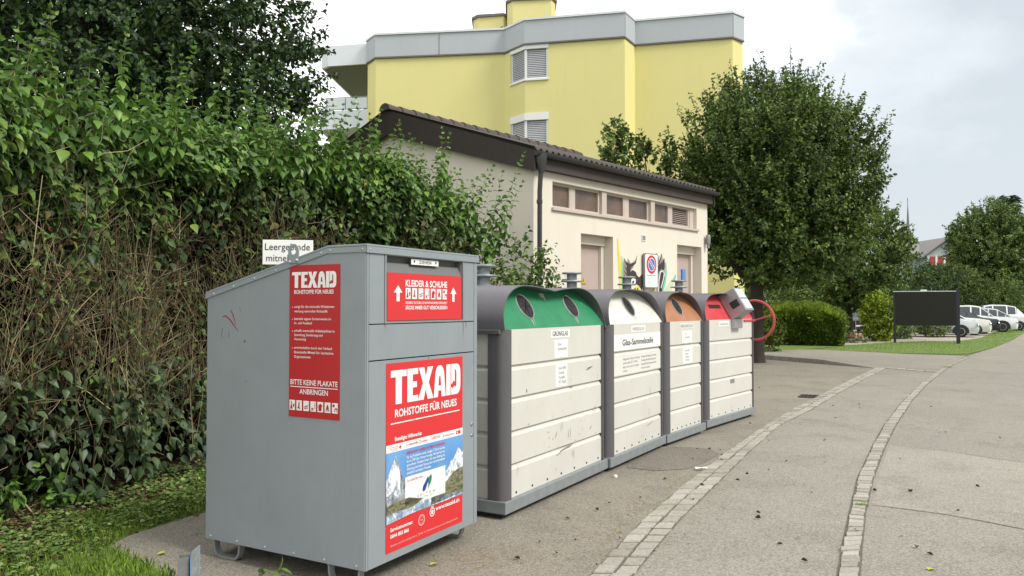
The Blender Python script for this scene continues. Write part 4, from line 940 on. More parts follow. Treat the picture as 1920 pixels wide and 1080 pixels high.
# front wall built round its openings
for (a, b, c, d) in ((0, d1a, 0, dz), (d1b, d2a, 0, dz), (d2b, PL, 0, dz), (0, PL, dz, wz0), (0, wa, wz0, wz1), (wb, PL, wz0, wz1), (0, PL, wz1, PE + .1)):
    m.poly([(a, 0, c), (b, 0, c), (b, 0, d), (a, 0, d)])
def reveal(a, b, c, d, y1, bottom=True):
    m.poly([(a, 0, c), (a, y1, c), (a, y1, d), (a, 0, d)]); m.poly([(b, 0, c), (b, y1, c), (b, y1, d), (b, 0, d)]); m.poly([(a, 0, d), (b, 0, d), (b, y1, d), (a, y1, d)])
    if bottom: m.poly([(a, 0, c), (b, 0, c), (b, y1, c), (a, y1, c)])
reveal(d1a, d1b, 0, dz, .32); reveal(d2a, d2b, 0, dz, .32); reveal(wa, wb, wz0, wz1, .20)
rz_ = 4.15; rid = 5.40
m.poly([(0, 0, 0), (0, PD, 0), (0, PD, PE + .1), (0, PD / 2, rid), (0, 0, PE + .1)]); m.poly([(PL, 0, 0), (PL, PD, 0), (PL, PD, PE + .1), (PL, PD / 2, rid), (PL, 0, PE + .1)]); m.poly([(0, PD, 0), (PL, PD, 0), (PL, PD, PE + .1), (0, PD, PE + .1)])
m.build('wall', 'cream_render', ph_)
m = MB(); m.box(wa - .03, wb + .05, -.045, .20, wz0 - .05, wz0 - .002); m.build('window_sill', 'window_frame', ph_, False, .004)
# roof: corrugated tile sheets, ridge caps
m = MB(); ns = 40 * 8; x0, x1 = -.16, PL + .09; yE, zE = -.17, 4.20; yR, zR = PD / 2, 5.47
for (ya, za, yb, zb_) in ((yE, zE, yR, zR), (PD + .17, zE, yR, zR)):
    vs = []
    for i in range(ns + 1):
        x = x0 + (x1 - x0) * i / ns; w_ = .026 * math.cos(2 * math.pi * i / 8)
        vs += [(x, ya, za + w_), (x, yb, zb_ + w_), (x, ya, za + w_ - .022), (x, yb, zb_ + w_ - .022)]
    fs = []
    for i in range(ns):
        a = 4 * i; fs += [(a, a + 4, a + 5, a + 1), (a + 2, a + 3, a + 7, a + 6), (a, a + 2, a + 6, a + 4)]
    m.add(vs, fs)
roof = m.build('roof', 'roof_tile', ph_, True)
m = MB()
for i in range(18):
    xa = x0 - .05 + i * (x1 - x0) / 18; xb = xa + (x1 - x0) / 18 + .04; ra, rb = .14, .115
    o = []
    for xx, rr_ in ((xa, ra), (xb, rb)):
        o += [(xx, yR + rr_ * 1.15 * math.cos(math.pi * j / 8), zR - .03 + rr_ * math.sin(math.pi * j / 8)) for j in range(9)]
    m.add(o, [(j, j + 1, 10 + j, 9 + j) for j in range(8)] + [tuple(range(9))])
m.split('ridge_cap', 'roof_tile', roof, smooth=True)
m = MB()
for xx in (-.15, PL + .04):
    for s in (1, -1):
        ya, yb = (yE + .02, yR) if s == 1 else (PD + .15, yR)
        m.prism([(ya, zE - .03), (yb, zR - .02), (yb, zR - .50), (ya, zE - .38)], lambda y, z: (xx, y, z), lambda y, z: (xx + .035, y, z))
m.split('barge_board', 'brown_board', ph_)
m = MB(); m.box(-.112, PL + .038, -.12, -.09, zE - .31, zE - .045).box(-.112, PL + .038, -.088, -.001, zE - .31, zE - .285); m.split('fascia', 'brown_fascia', ph_)
# gutter and downpipe
m = MB(); o = []; NN = 9
for xx in (-.16, PL + .10): o += [(xx, -.20 + .065 * math.cos(math.pi + math.pi * j / (NN - 1)), zE - .055 + .075 * math.sin(math.pi + math.pi * j / (NN - 1))) for j in range(NN)]
m.add(o, [(j, j + 1, NN + j + 1, NN + j) for j in range(NN - 1)] + [tuple(range(NN)), tuple(range(NN, 2 * NN))]); m.build('gutter', 'gutter_metal', ph_, True)
m = MB(); m.lathe([(.115, 4.12), (.11, 4.0), (.065, 3.84), (.05, 3.80)], 12, lambda x, y, z: (-.02 + x, -.19 + y * .7, z)); m.tube([(-.02, -.19, 3.86), (-.02, -.17, 3.7), (-.02, -.155, 3.5), (-.02, -.15, 2.0), (-.02, -.15, 0)], .040, 10); m.tube([(-.02, -.152, 3.30), (-.02, -.152, 3.36)], .050, 10); m.build('downpipe', 'gutter_metal', ph_, True)
# clerestory windows: six panes, last one a louvre
pn = [(1036.4, 1075), (1085.9, 1128.8), (1143, 1176), (1186.6, 1221), (1233, 1259.8), (1268, 1297)]
for i, (a, b) in enumerate(pn):
    xa, xb = lx(a) + (.0 if i else .03), lx(b); xa += .12 * .0; yb = .085
    m = MB(); fa, fb = xa - .04, xb + .05; m.box(fa, xa, yb, .2, wz0, wz1).box(xb, fb, yb, .2, wz0, wz1).box(xa, xb, yb, .2, wz0, wz0 + .05).box(xa, xb, yb, .2, wz1 - .04, wz1); fr_ = m.build('window', 'window_frame', ph_)
    m = MB()
    if i == 5:
        for k2 in range(9): z = wz0 + .06 + k2 * .04; m.add([(xa, yb + .02, z), (xb, yb + .02, z), (xb, yb + .05, z + .034), (xa, yb + .05, z + .034)], [(0, 1, 2, 3)])
        m.build('louvre', 'louvre', fr_); m = MB(); m.box(xa, xb, yb + .06, yb + .07, wz0 + .05, wz1 - .04); m.build('backing', 'gap_black', fr_)
    else: m.box(xa, xb, yb + .035, yb + .045, wz0 + .05, wz1 - .04); m.build('pane', 'dusty_pane', fr_)
m = MB()
for a, b in ((1075, 1085.9), (1128.8, 1143), (1176, 1186.6), (1221, 1233), (1259.8, 1268)): m.box(lx(a) + .052, lx(b) - .042, .03 if (b - a) > 11.5 else .084, .199, wz0, wz1 - .001)
m.box(lx(1297) + .052, wb - .001, .07, .199, wz0, wz1 - .001); m.split('mullion', 'window_frame', ph_)
for (a, b) in ((d1a, d1b), (d2a, d2b)):
    m = MB(); m.box(a + .002, b - .002, .26, .30, 0.0, dz - .17); dd = m.build('door', 'door_mauve', ph_)
    m = MB(); m.box(a + .002, b - .002, .17, .30, dz - .168, dz - .003); m.box(b - .10, b - .003, .20, .259, 0, dz - .17); m.build('door_frame', 'cream_render', dd)
    m = MB(); m.box(a + .72, a + .76, .25, .258, .98, 1.2).box(a + .66, a + .75, .225, .2498, 1.10, 1.125); m.build('handle', 'lamp_grey', dd)
    m = MB(); xm = a + (.42 if a < 3 else .70); zz = 2.02; f = lambda u, v: (u, .255, v); m.mat('sign_yellow').poly([f(xm - .07, zz), f(xm + .07, zz), f(xm, zz + .14)]); f = lambda u, v: (u, .252, v)
    m.mat('print_black').poly([f(xm - .01, zz + .04), f(xm + .012, zz + .05), f(xm + .004, zz + .07), f(xm + .012, zz + .10), f(xm - .012, zz + .068)]); m.rect(xm - .07, xm + .07, zz - .004, zz + .004, f); m.build('warning_sign', None, dd)
m = MB(); xm = d2a + .70; m.box(xm - .075, xm + .075, .235, .258, 2.18, 2.42); bs = m.build('door_sign', 'sign_blue', ph_)
m = MB(); f = lambda u, v: (u, .232, v)
for k2, (s, w_) in enumerate((('EKZ', .10), ('Zutritt', .14), ('verboten', .16), ('Telefon', .14), ('Notfall', .13))): m.text(s, xm, 2.375 - k2 * .041, .024 if k2 == 0 else .014, w_ * .68, f, 0.01, 'C')
m.split('lettering', 'print_white', bs)
m = MB(); m.box(2.98 + .35, 2.98 + .5, -.012, -.002, 2.90, 3.03); vt = m.build('wall_vent', 'frame_white', ph_); m = MB(); m.box(3.35, 3.46, -.016, -.0125, 2.92, 3.01); m.build('grille', 'lamp_grey', vt)
m = MB(); m.lathe([(.04, 2.98), (.05, 3.02), (.05, 3.18), (.035, 3.20), (.0001, 3.20)], 12, lambda x, y, z: (PL - .11 + x, -.075 + y, z)); m.tube([(PL - .11, -.075, 2.90), (PL - .11, -.075, 2.98)], .032, 10); m.box(PL - .135, PL - .085, -.03, -.001, 3.0, 3.1); m.build('wall_lamp', 'lamp_grey', ph_, True)
# no-parking sign
sg = thing('parking_sign', 'white no parking sign with red and blue disc on the cream wall', 'sign', (PH0[0] + 3.58 * .6626 + .03 * .749, PH0[1] + 3.58 * .749 - .03 * .6626, 1.965), PA)
m = MB(); rr_ = .04; pol = []
for cx, cy, a0 in ((.21, .655, 0), (-.21, .655, 90), (-.21, .045, 180), (.21, .045, 270)): pol += [(cx + rr_ * math.cos(R(a0 + 15 * j)), cy + rr_ * math.sin(R(a0 + 15 * j))) for j in range(7)]
m.prism(pol, lambda u, v: (u, 0, v), lambda u, v: (u, -.045, v)); m.build('sign_frame', 'lamp_grey', sg)
f = lambda e: (lambda u, v: (u, -.045 - e, v))
m = MB(); m.poly([f(.002)(u * .93, .35 + (v - .35) * .94) for u, v in pol]); m.build('sign_face', 'sticker_white', sg)
m = MB(); m.mat('sign_red').disc(0, .475, .185, .185, f(.0045), 32); m.mat('sticker_white').disc(0, .475, .135, .135, f(.0065), 32); m.mat('sign_blue').disc(0, .475, .120, .120, f(.0085), 32); m.mat('sticker_white').stroke([(-.10, .575), (.10, .375)], .062, f(.0105)); m.mat('sign_red').stroke([(-.105, .58), (.105, .37)], .030, f(.0125)); m.build('roundel', None, sg)
m = MB(); m.text('Richterliches Verbot', 0, .245, .024, .32, f(.0045), .02, 'C')
for k2, s in enumerate(('Das Parkieren von Fahrzeugen aller Art', 'ist auf diesem Areal nicht gestattet.')): m.text(s, -.16, .205 - k2 * .024, .011, .32, f(.0045))
for k2, s in enumerate(('Widerhandlungen werden mit Busse', 'bis Fr. 2000.- bestraft.', 'Bezirksgericht')): m.text(s, -.16, .140 - k2 * .026, .010, .011 * len(s) * .7, f(.0045))
m.split('lettering', 'print_grey', sg)
# graffiti: sprayed shapes flat on the wall
m = MB(); gf = lambda e: (lambda u, v: (u, -e, v))
def wall_pt(px, py):
    u = lx(px); Z = 13 + .749 * u; return (u, CAMH + (HZ - py) * Z / F)
def gp(mat, pts, e): m.mat(mat).poly([gf(e)(*wall_pt(*p)) for p in pts])
def gs(mat, pts, w_, e): m.mat(mat).stroke([wall_pt(*p) for p in pts], w_, gf(e))
gs('spray_yellow', [(1158, 447), (1161, 490), (1166, 552)], [.05, .09, .10], .003)
gs('spray_yellow', [(1163, 500), (1165, 552)], [.08, .14], .0035); gs('spray_mint', [(1166, 480), (1168, 560)], [.05, .16], .004)
gs('spray_teal', [(1167, 490), (1166, 515), (1168, 560)], [.03, .05, .04], .0045)
gp('spray_grey', [(1168, 500), (1170, 483), (1176, 496), (1177, 484), (1183, 494), (1190, 488), (1188, 500), (1180, 512), (1180, 540), (1168, 556)], .005)
gp('spray_black', [(1176, 492), (1181, 495), (1190, 492), (1195, 478), (1192, 494), (1183, 502), (1181, 510), (1186, 506), (1192, 510), (1194, 516), (1198, 520), (1204, 514), (1206, 530), (1203, 544), (1198, 536), (1190, 530), (1182, 526), (1176, 520), (1174, 505)], .0055)
for x_, y_ in ((1170, 486), (1172, 492), (1171, 500), (1170, 508), (1170, 516)): gs('spray_black', [(x_, y_), (x_ + 4, y_ + 6), (x_ + 8, y_ + 10)], [.01, .03, .05], .006)
gp('spray_white', [(1181, 528), (1186, 520), (1192, 524), (1191, 532), (1184, 537), (1180, 536)], .0065); gp('spray_black', [(1185, 527), (1189, 526), (1188, 531), (1185, 532)], .0072)
gp('spray_yellow', [(1184, 546), (1192, 538), (1198, 536), (1200, 556), (1186, 556)], .0062)
for a, b, c_ in ((1190, 540, 1188), (1195, 540, 1195), (1206, 538, 1203), (1211, 546, 1212), (1217, 546, 1218), (1221, 546, 1221)): gs('spray_black', [(a, b), (a + 1, b + 6), (c_, 556)], [.05, .03, .04], .007)
gp('spray_grey', [(1228, 500), (1229, 476), (1236, 488), (1241, 474), (1243, 488), (1246, 484), (1247, 500), (1245, 520), (1240, 540), (1234, 556), (1229, 540)], .005)
gp('spray_black', [(1229, 500), (1236, 496), (1246, 486), (1246, 500), (1244, 508), (1240, 504), (1234, 512), (1233, 530), (1230, 525)], .0055)
for x_, y_ in ((1236, 480), (1241, 477), (1245, 484), (1232, 474)): gs('spray_black', [(x_, y_), (x_ - 3, y_ + 9), (x_ - 6, y_ + 18)], [.012, .03, .05], .006)
gs('spray_black', [(1236, 556), (1237, 530), (1239, 515), (1243, 512), (1243, 522), (1240, 535), (1238, 556)], [.10, .10, .11, .12, .12, .10, .08], .0062)
gs('spray_white', [(1234, 552), (1235.5, 525), (1238, 510), (1243, 507.5), (1245, 514), (1243, 526), (1239, 540)], .028, .0068)
gs('spray_teal', [(1248, 492), (1249, 510), (1246, 530), (1241, 545), (1238, 560)], [.03, .07, .08, .10, .10], .0045); gs('spray_mint', [(1266, 520), (1258, 535), (1248, 556)], [.05, .16, .30], .003); gs('spray_teal', [(1267, 516), (1263, 526)], [.05, .07], .0045)
gp('spray_ochre', [(1228, 530), (1231, 545), (1230, 558), (1220, 558), (1224, 545)], .0048)
m.build('graffiti', None, ph_)

# ================================================================== YELLOW APARTMENT BUILDING
ab = thing('apartment_building', 'yellow flat roofed apartment building with grey parapet and corner windows', 'building', (0, 30, 0))
AB = lambda px, Z: (XY(px, Z)[0], Z - 30)
ZTOP, ZPB = 12.70, 11.83
plan = [AB(687.6, 32.66), AB(702.7, 31.92), AB(946.7, 31.28), AB(984.8, 30.25), AB(1173, 29.43), AB(1192, 30.35), AB(1377, 29.48), AB(1396, 29.95)]
back = [(plan[-1][0] + 2.2, 12.0), (plan[0][0] + 2.2, 13.5)]
pl_ = plan + back
def offs(pts, d):
    o = []
    for i, p in enumerate(pts):
        a, b = Vector(pts[max(i - 1, 0)]), Vector(pts[min(i + 1, len(pts) - 1)]); n = (b - a).normalized(); o.append((p[0] + n.y * d, p[1] - n.x * d))
    return o
WZ = [(10.42, 11.60), (7.65, 8.82), (4.85, 6.02)]
wB = AB(1028, 30.09)
# facade with window openings left out in the chamfer and the bay beside it
m = MB()
def strip(a, b, z0, z1): m.poly([(a[0], a[1], z0), (b[0], b[1], z0), (b[0], b[1], z1), (a[0], a[1], z1)])
def lerp2(a, b, t): return (a[0] + (b[0] - a[0]) * t, a[1] + (b[1] - a[1]) * t)
cL = lerp2(plan[2], plan[3], .30); tB = (wB[0] - plan[3][0]) / (plan[4][0] - plan[3][0]); cR = lerp2(plan[3], plan[4], tB)
holes = [(a, b + .28) for a, b in WZ]
cuts = [0.0]
for a, b in sorted(holes): cuts += [a, b]
cuts.append(ZPB)
for i in range(len(pl_)):
    a, b = pl_[i], pl_[(i + 1) % len(pl_)]
    if i == 2: strip(a, cL, 0, ZPB); seg = (cL, b)
    elif i == 3: strip(cR, b, 0, ZPB); seg = (a, cR)
    else: strip(a, b, 0, ZPB); continue
    for k2 in range(0, len(cuts), 2): strip(seg[0], seg[1], cuts[k2], min(cuts[k2 + 1], 11.9))
m.build('wall', 'yellow_render', ab)
op = offs(plan, .07); m = MB(); n = len(op)
ip = offs(plan, -.25)
vs = [(p[0], p[1], ZPB - .012) for p in op] + [(p[0], p[1], ZTOP) for p in op] + [(p[0], p[1], ZPB - .012) for p in ip] + [(p[0], p[1], ZTOP) for p in ip]
m.add(vs, [(i, i + 1, n + i + 1, n + i) for i in range(n - 1)] + [(n + i, n + i + 1, 3 * n + i + 1, 3 * n + i) for i in range(n - 1)] + [(i, 2 * n + i, 2 * n + i + 1, i + 1) for i in range(n - 1)] + [(2 * n + i, 3 * n + i, 3 * n + i + 1, 2 * n + i + 1) for i in range(n - 1)] + [(n - 1, 2 * n - 1, 4 * n - 1, 3 * n - 1)])
par = m.build('parapet', 'fascia_grey', ab)
m = MB(); o2 = offs(plan, .12); i2 = offs(plan, -.3)
for z0, z1 in ((ZTOP + .003, ZTOP + .085),):
    vs = [(p[0], p[1], z0) for p in o2] + [(p[0], p[1], z1) for p in o2] + [(p[0], p[1], z0) for p in i2] + [(p[0], p[1], z1) for p in i2]
    m.add(vs, [(i, i + 1, n + i + 1, n + i) for i in range(n - 1)] + [(n + i, n + i + 1, 3 * n + i + 1, 3 * n + i) for i in range(n - 1)] + [(i, 2 * n + i, 2 * n + i + 1, i + 1) for i in range(n - 1)])
m.build('coping', 'coping', par)
m = MB(); o3 = offs(plan, .085); o4 = offs(plan, .0)
vs = [(p[0], p[1], ZPB - .075) for p in o3] + [(p[0], p[1], ZPB - .014) for p in o3] + [(p[0], p[1], ZPB - .075) for p in o4]
m.add(vs, [(i, i + 1, n + i + 1, n + i) for i in range(n - 1)] + [(i, 2 * n + i, 2 * n + i + 1, i + 1) for i in range(n - 1)]); m.build('drip_edge', 'coping_dark', par)
m = MB()
for a, b, t_ in ((1, 2, .5), (4, 5, .02), (6, 7, .02)):
    p = lerp2(op[a], op[b], t_); m.tube([(p[0], p[1] - .005, ZPB), (p[0], p[1] - .005, ZTOP)], .012, 4)
m.split('panel_joint', 'coping_dark', par)
m = MB(); m.poly([(p[0], p[1], ZTOP - .3) for p in pl_]); m.build('flat_roof', 'soffit', ab)
for (z0, z1) in WZ[:2]:
    A0, B0, C0 = Vector((*cL, 0)), Vector((*plan[3], 0)), Vector((*cR, 0))
    def inward(a, b, d): n_ = (b - a).normalized(); return Vector((-n_.y, n_.x, 0)) * d
    wf = MB(); pa = MB(); bl = MB(); hd = MB()
    for (a, b) in ((A0, B0), (B0, C0)):
        inn = inward(a, b, .10); dd = (b - a).normalized(); Ln = (b - a).length
        def bx(t0, t1, za, zb, off, th, mbb):
            p, q2 = a + dd * t0 + inn.normalized() * off, a + dd * t1 + inn.normalized() * off; nn2 = inn.normalized() * th
            mbb.add([(v.x, v.y, zz) for zz in (za, zb) for v in (p, q2, q2 + nn2, p + nn2)], [(0, 3, 2, 1), (4, 5, 6, 7), (0, 1, 5, 4), (1, 2, 6, 5), (2, 3, 7, 6), (3, 0, 4, 7)])
        bx(0, .07, z0, z1, .02, .10, wf); bx(Ln - .07, Ln, z0, z1, .02, .10, wf); bx(.07, Ln - .07, z0, z0 + .07, .02, .10, wf)
        bx(-.02, Ln + .02, z1 + .003, z1 + .277, -.03, .2, hd); bx(-.03, Ln + .03, z0 - .06, z0 - .002, -.06, .15, wf)
        bx(.07, Ln - .07, z0 + .07, z1, .16, .01, pa)
        nsl = 15
        for k2 in range(nsl):
            z = z0 + .10 + (z1 - z0 - .12) * k2 / nsl; i_ = inn.normalized(); p, q2 = a + dd * .08 + i_ * .05, a + dd * (Ln - .08) + i_ * .05
            bl.add([(p.x, p.y, z), (q2.x, q2.y, z), (q2.x + i_.x * .03, q2.y + i_.y * .03, z + .058), (p.x + i_.x * .03, p.y + i_.y * .03, z + .058)], [(0, 1, 2, 3)])
    w_o = wf.build('corner_window', 'frame_white', ab); pa.build('glass', 'dark_glass', w_o); bl.build('blind', 'blind', w_o); hd.build('lintel_box', 'frame_white', w_o)
# roof houses
m = MB(); Y0 = 37
for a, b, yt in ((887, 952, 29), (951, 1040, 7)):
    xa, xb = XY(a, Y0)[0], XY(b, Y0)[0]; zt_ = CAMH + (HZ - yt) * Y0 / F; off = 0 if a < 900 else -.6
    m.mat('yellow_render').prism([(xa, 0), (xa + .25, -.35), (xb - .2, -.55), (xb, -.2), (xb, 4), (xa, 4)], lambda x, y: (x, y + Y0 - 30 + off, ZTOP - .4), lambda x, y: (x, y + Y0 - 30 + off, zt_ - .12))
    m.mat('coping_dark').prism([(xa - .08, -.05), (xa + .2, -.43), (xb - .18, -.63), (xb + .08, -.25), (xb + .08, 4.1), (xa - .08, 4.1)], lambda x, y: (x, y + Y0 - 30 + off, zt_ - .12), lambda x, y: (x, y + Y0 - 30 + off, zt_))
m.build('roof_house', None, ab)
m = MB(); xa = XY(944, 36)[0]; m.tube([(xa, 5.9, 13.2), (xa, 5.9, 14.35)], .05, 6); m.tube([(xa, 5.9, 14.3), (xa - .1, 5.85, 14.5)], .07, 6); m.build('roof_pipe', 'iron', ab)
# balcony side
fl, frr = AB(597, 33.1), AB(687, 32.75); m = MB()
def slab(x0, x1, yf0, yf1, depth, z0, z1, ch=.35):
    pol = [(x0 + ch, yf0 - .0), (x1, yf1), (x1, yf1 + depth), (x0 + .5, yf0 + depth), (x0, yf0 + ch)]; m.prism(pol, lambda x, y: (x, y, z0), lambda x, y: (x, y, z1))
slab(fl[0], frr[0], fl[1], frr[1], 7.5, ZPB - .01, ZTOP - .02); m.build('balcony_roof', 'balcony_white', ab)
m = MB(); m.prism([(fl[0] + .45, fl[1] + .1), (frr[0] - .0, frr[1] + .1), (frr[0], frr[1] + 7.4), (fl[0] + .6, fl[1] + 7.4), (fl[0] + .1, fl[1] + .5)], lambda x, y: (x, y, ZPB - .03), lambda x, y: (x, y, ZPB - .013)); m.build('balcony_ceiling', 'soffit', ab)
for zb0 in (9.12, 6.32):
    m = MB(); x0_, x1_, y0_, y1_ = fl[0] - .05, frr[0] + .05, fl[1], frr[1]
    m.prism([(x0_ + .3, y0_), (x1_, y1_), (x1_, y1_ + .14), (x0_ + .36, y0_ + .14), (x0_ + .14, y0_ + .42), (x0_ + .14, y0_ + 7), (x0_, y0_ + 7), (x0_, y0_ + .36)], lambda x, y: (x, y, zb0), lambda x, y: (x, y, zb0 + .78))
    m.prism([(x0_ + .37, y0_ + .15), (x1_, y1_ + .15), (x1_, y1_ + 7), (x0_ + .15, y0_ + 7), (x0_ + .15, y0_ + .43)], lambda x, y: (x, y, zb0 + .01), lambda x, y: (x, y, zb0 + .2)); bal = m.build('balcony', 'balcony_white', ab)
    m = MB(); zr = zb0 + 1.34
    for zz in (zr, zb0 + .84): m.tube([(x0_ + .07, y0_ + 5, zz), (x0_ + .07, y0_ + .4, zz), (x0_ + .33, y0_ + .07, zz), (x1_, y1_ + .07, zz)], .022, 6)
    for t_ in (0, .45, .97): p = lerp2((x0_ + .33, y0_ + .07), (x1_, y1_ + .07), t_); m.tube([(p[0], p[1], zb0 + .78), (p[0], p[1], zr)], .02, 6)
    m.build('railing', 'galvanised', bal)
    m = MB(); m.add([(x0_ + .33, y0_ + .071, zb0 + .86), (x1_, y1_ + .071, zb0 + .86), (x1_, y1_ + .071, zr - .03), (x0_ + .33, y0_ + .071, zr - .03)], [(0, 1, 2, 3)]); m.build('rail_glass', 'clear_rail', bal)
m = MB(); m.box(frr[0] - .25, frr[0] + .1, 4.5, 11.0, 6, 11.8); m.build('balcony_wall', 'yellow_render', ab)

# ================================================================== BIG HEDGE
FACE = [(-4.25, 3.6), (-3.98, 4.8), (-3.72, 5.8), (-3.45, 7.1), (-3.08, 8.3), (-2.35, 9.7), (-1.45, 10.8), (-.78, 11.45), (-.50, 11.85)]
HT = [3.2, 3.2, 3.2, 3.28, 3.4, 3.5, 3.5, 3.05, 2.5]
fa = np.array(FACE); seg = np.linalg.norm(np.diff(fa, axis=0), axis=1); cum = np.concatenate([[0], np.cumsum(seg)]); FL = cum[-1]
def face_at(s):
    x = np.interp(s, cum, fa[:, 0]); y = np.interp(s, cum, fa[:, 1]); e = .25
    dx = np.interp(s + e, cum, fa[:, 0]) - np.interp(s - e, cum, fa[:, 0]); dy = np.interp(s + e, cum, fa[:, 1]) - np.interp(s - e, cum, fa[:, 1])
    t = nrm(np.stack([dx, dy, dx * 0], -1)); nn_ = np.stack([t[..., 1], -t[..., 0], t[..., 0] * 0], -1)
    return np.stack([x, y, x * 0], -1), nn_, t, np.interp(s, cum, HT)
hg = thing('hedge', 'tall overgrown green hedge with bare brown twigs beside the grey bin', 'hedge', (0, 0, 0))
def bulge(s, z): return .15 * np.sin(s * 2.1 + z * 1.3) + .13 * np.sin(s * 4.7 - z * 2.9 + 1) + .06 * np.sin(s * 9.1 + z * 6.3) + .10 * np.sin(z * 2.2 + .4)
def hedge_leaves(name, n, zf, dens, L0, L1, mat, depth=.45, droop=.5, outw=.55):
    s = rs.uniform(0, FL, n); b, nn_, t, H = face_at(s); z = zf(rs.uniform(0, 1, n), H); keep = rs.uniform(0, 1, n) < dens(s, z, H)
    s, b, nn_, t, H, z = (a[keep] for a in (s, b, nn_, t, H, z)); n = len(s)
    d = bulge(s, z) + .06 - np.abs(rs.normal(0, depth, n)) * .6 - np.clip(z - (H - .35), 0, 9) ** 1.0 * .8
    p = b + nn_ * d[:, None]; p[:, 2] = z
    ax = nn_ * outw + np.array([0, 0, -droop]) + rs.normal(0, .42, (n, 3)) + t * rs.normal(0, .35, (n, 1))
    nr = nn_ * .55 + np.array([0, 0, .75]) + rs.normal(0, .33, (n, 3)); L = rs.uniform(L0, L1, n)
    leaves(name, p, ax, nr, L, L * rs.uniform(.55, .72, n), mat, hg)
clump = lambda s, z: .5 + .5 * np.sin(s * 3.3 + 1.7 * np.sin(z * 2.1)) * np.sin(z * 3.7 + 1.3 * np.sin(s * 1.9))
hedge_leaves('upper_foliage', 30000, lambda u, H: 1.7 + (H - 1.7 + .1) * u ** .75, lambda s, z, H: np.clip((z - 1.95 - .35 * np.sin(s * 1.3 + .6) - .2 * np.sin(s * 3.1) + .9 * np.clip(s - 7.2, 0, 2)) / .8, .06, 1) * (.3 + .7 * clump(s, z)), .05, .135, 'hedge_leaf')
hedge_leaves('top_foliage', 9000, lambda u, H: H - .45 + .6 * u, lambda s, z, H: .55 + .45 * clump(s, z), .06, .11, 'shoot_leaf', .7)
hedge_leaves('sparse_foliage', 3400, lambda u, H: .8 + 1.4 * u, lambda s, z, H: .12 + .75 * clump(s * 1.2, z * 1.1) ** 2.2, .05, .10, 'hedge_leaf', .35)
hedge_leaves('small_foliage', 7000, lambda u, H: .5 + 1.9 * u, lambda s, z, H: .25 + .7 * clump(s * 1.5 + 3, z * 1.3) ** 1.5, .03, .062, 'hedge_leaf', .22, .5)
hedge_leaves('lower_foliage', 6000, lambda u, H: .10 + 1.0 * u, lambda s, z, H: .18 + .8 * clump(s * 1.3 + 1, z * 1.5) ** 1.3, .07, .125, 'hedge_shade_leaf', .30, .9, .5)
# dense interior: a rough dark wall added well inside to block light, and a layer of hidden leaves
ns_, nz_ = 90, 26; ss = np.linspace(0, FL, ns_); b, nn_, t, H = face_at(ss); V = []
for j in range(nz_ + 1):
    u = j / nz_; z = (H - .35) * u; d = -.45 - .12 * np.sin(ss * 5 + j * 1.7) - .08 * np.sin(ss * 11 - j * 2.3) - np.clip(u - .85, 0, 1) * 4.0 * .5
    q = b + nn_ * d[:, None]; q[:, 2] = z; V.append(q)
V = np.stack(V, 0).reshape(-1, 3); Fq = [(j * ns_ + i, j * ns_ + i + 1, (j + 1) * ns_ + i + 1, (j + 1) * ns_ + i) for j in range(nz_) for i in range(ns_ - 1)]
mesh_np('dark_core_wall', V, np.array(Fq), 'dark_core', hg, True)
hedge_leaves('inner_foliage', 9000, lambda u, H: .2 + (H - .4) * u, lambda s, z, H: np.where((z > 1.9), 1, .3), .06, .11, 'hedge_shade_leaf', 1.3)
# twigs: upright stems, tangled bits
n = 11500; s = rs.uniform(0, FL, n); z = rs.triangular(.1, 1.7, 2.95, n); b, nn_, t, H = face_at(s)
d = bulge(s, z) + .05 - np.abs(rs.normal(0, .16, n)); p0 = b + nn_ * d[:, None]; p0[:, 2] = z
ln = rs.uniform(.12, .55, n); dr = nrm(np.array([0, 0, 1.0]) * rs.choice([1, 1, .35], n)[:, None] + rs.normal(0, .42, (n, 3)) + nn_ * .10 + t * rs.normal(0, .6, (n, 1)) * (rs.uniform(0, 1, (n, 1)) < .5))
sticks('twigs', p0, p0 + dr * ln[:, None], rs.uniform(.0016, .0042, n), 'twig', hg, .05)
n = 260; s = rs.uniform(0, FL, n); z = rs.uniform(.0, 1.5, n); b, nn_, t, H = face_at(s); p0 = b + nn_ * (bulge(s, z) - .1 - np.abs(rs.normal(0, .12, n)))[:, None]; p0[:, 2] = z
sticks('stems', p0, p0 + nrm(np.array([0, 0, 1.0]) + rs.normal(0, .12, (n, 3)) + nn_ * .05) * rs.uniform(.6, 1.5, n)[:, None], rs.uniform(.003, .007, n), 'twig', hg, .02)
# dry curled leaves caught among the twigs
hedge_leaves('dry_leaves', 4200, lambda u, H: .7 + 1.8 * u, lambda s, z, H: clump(s * 1.1 + 2, z) ** 2, .03, .075, 'litter', .12, .9, .3)
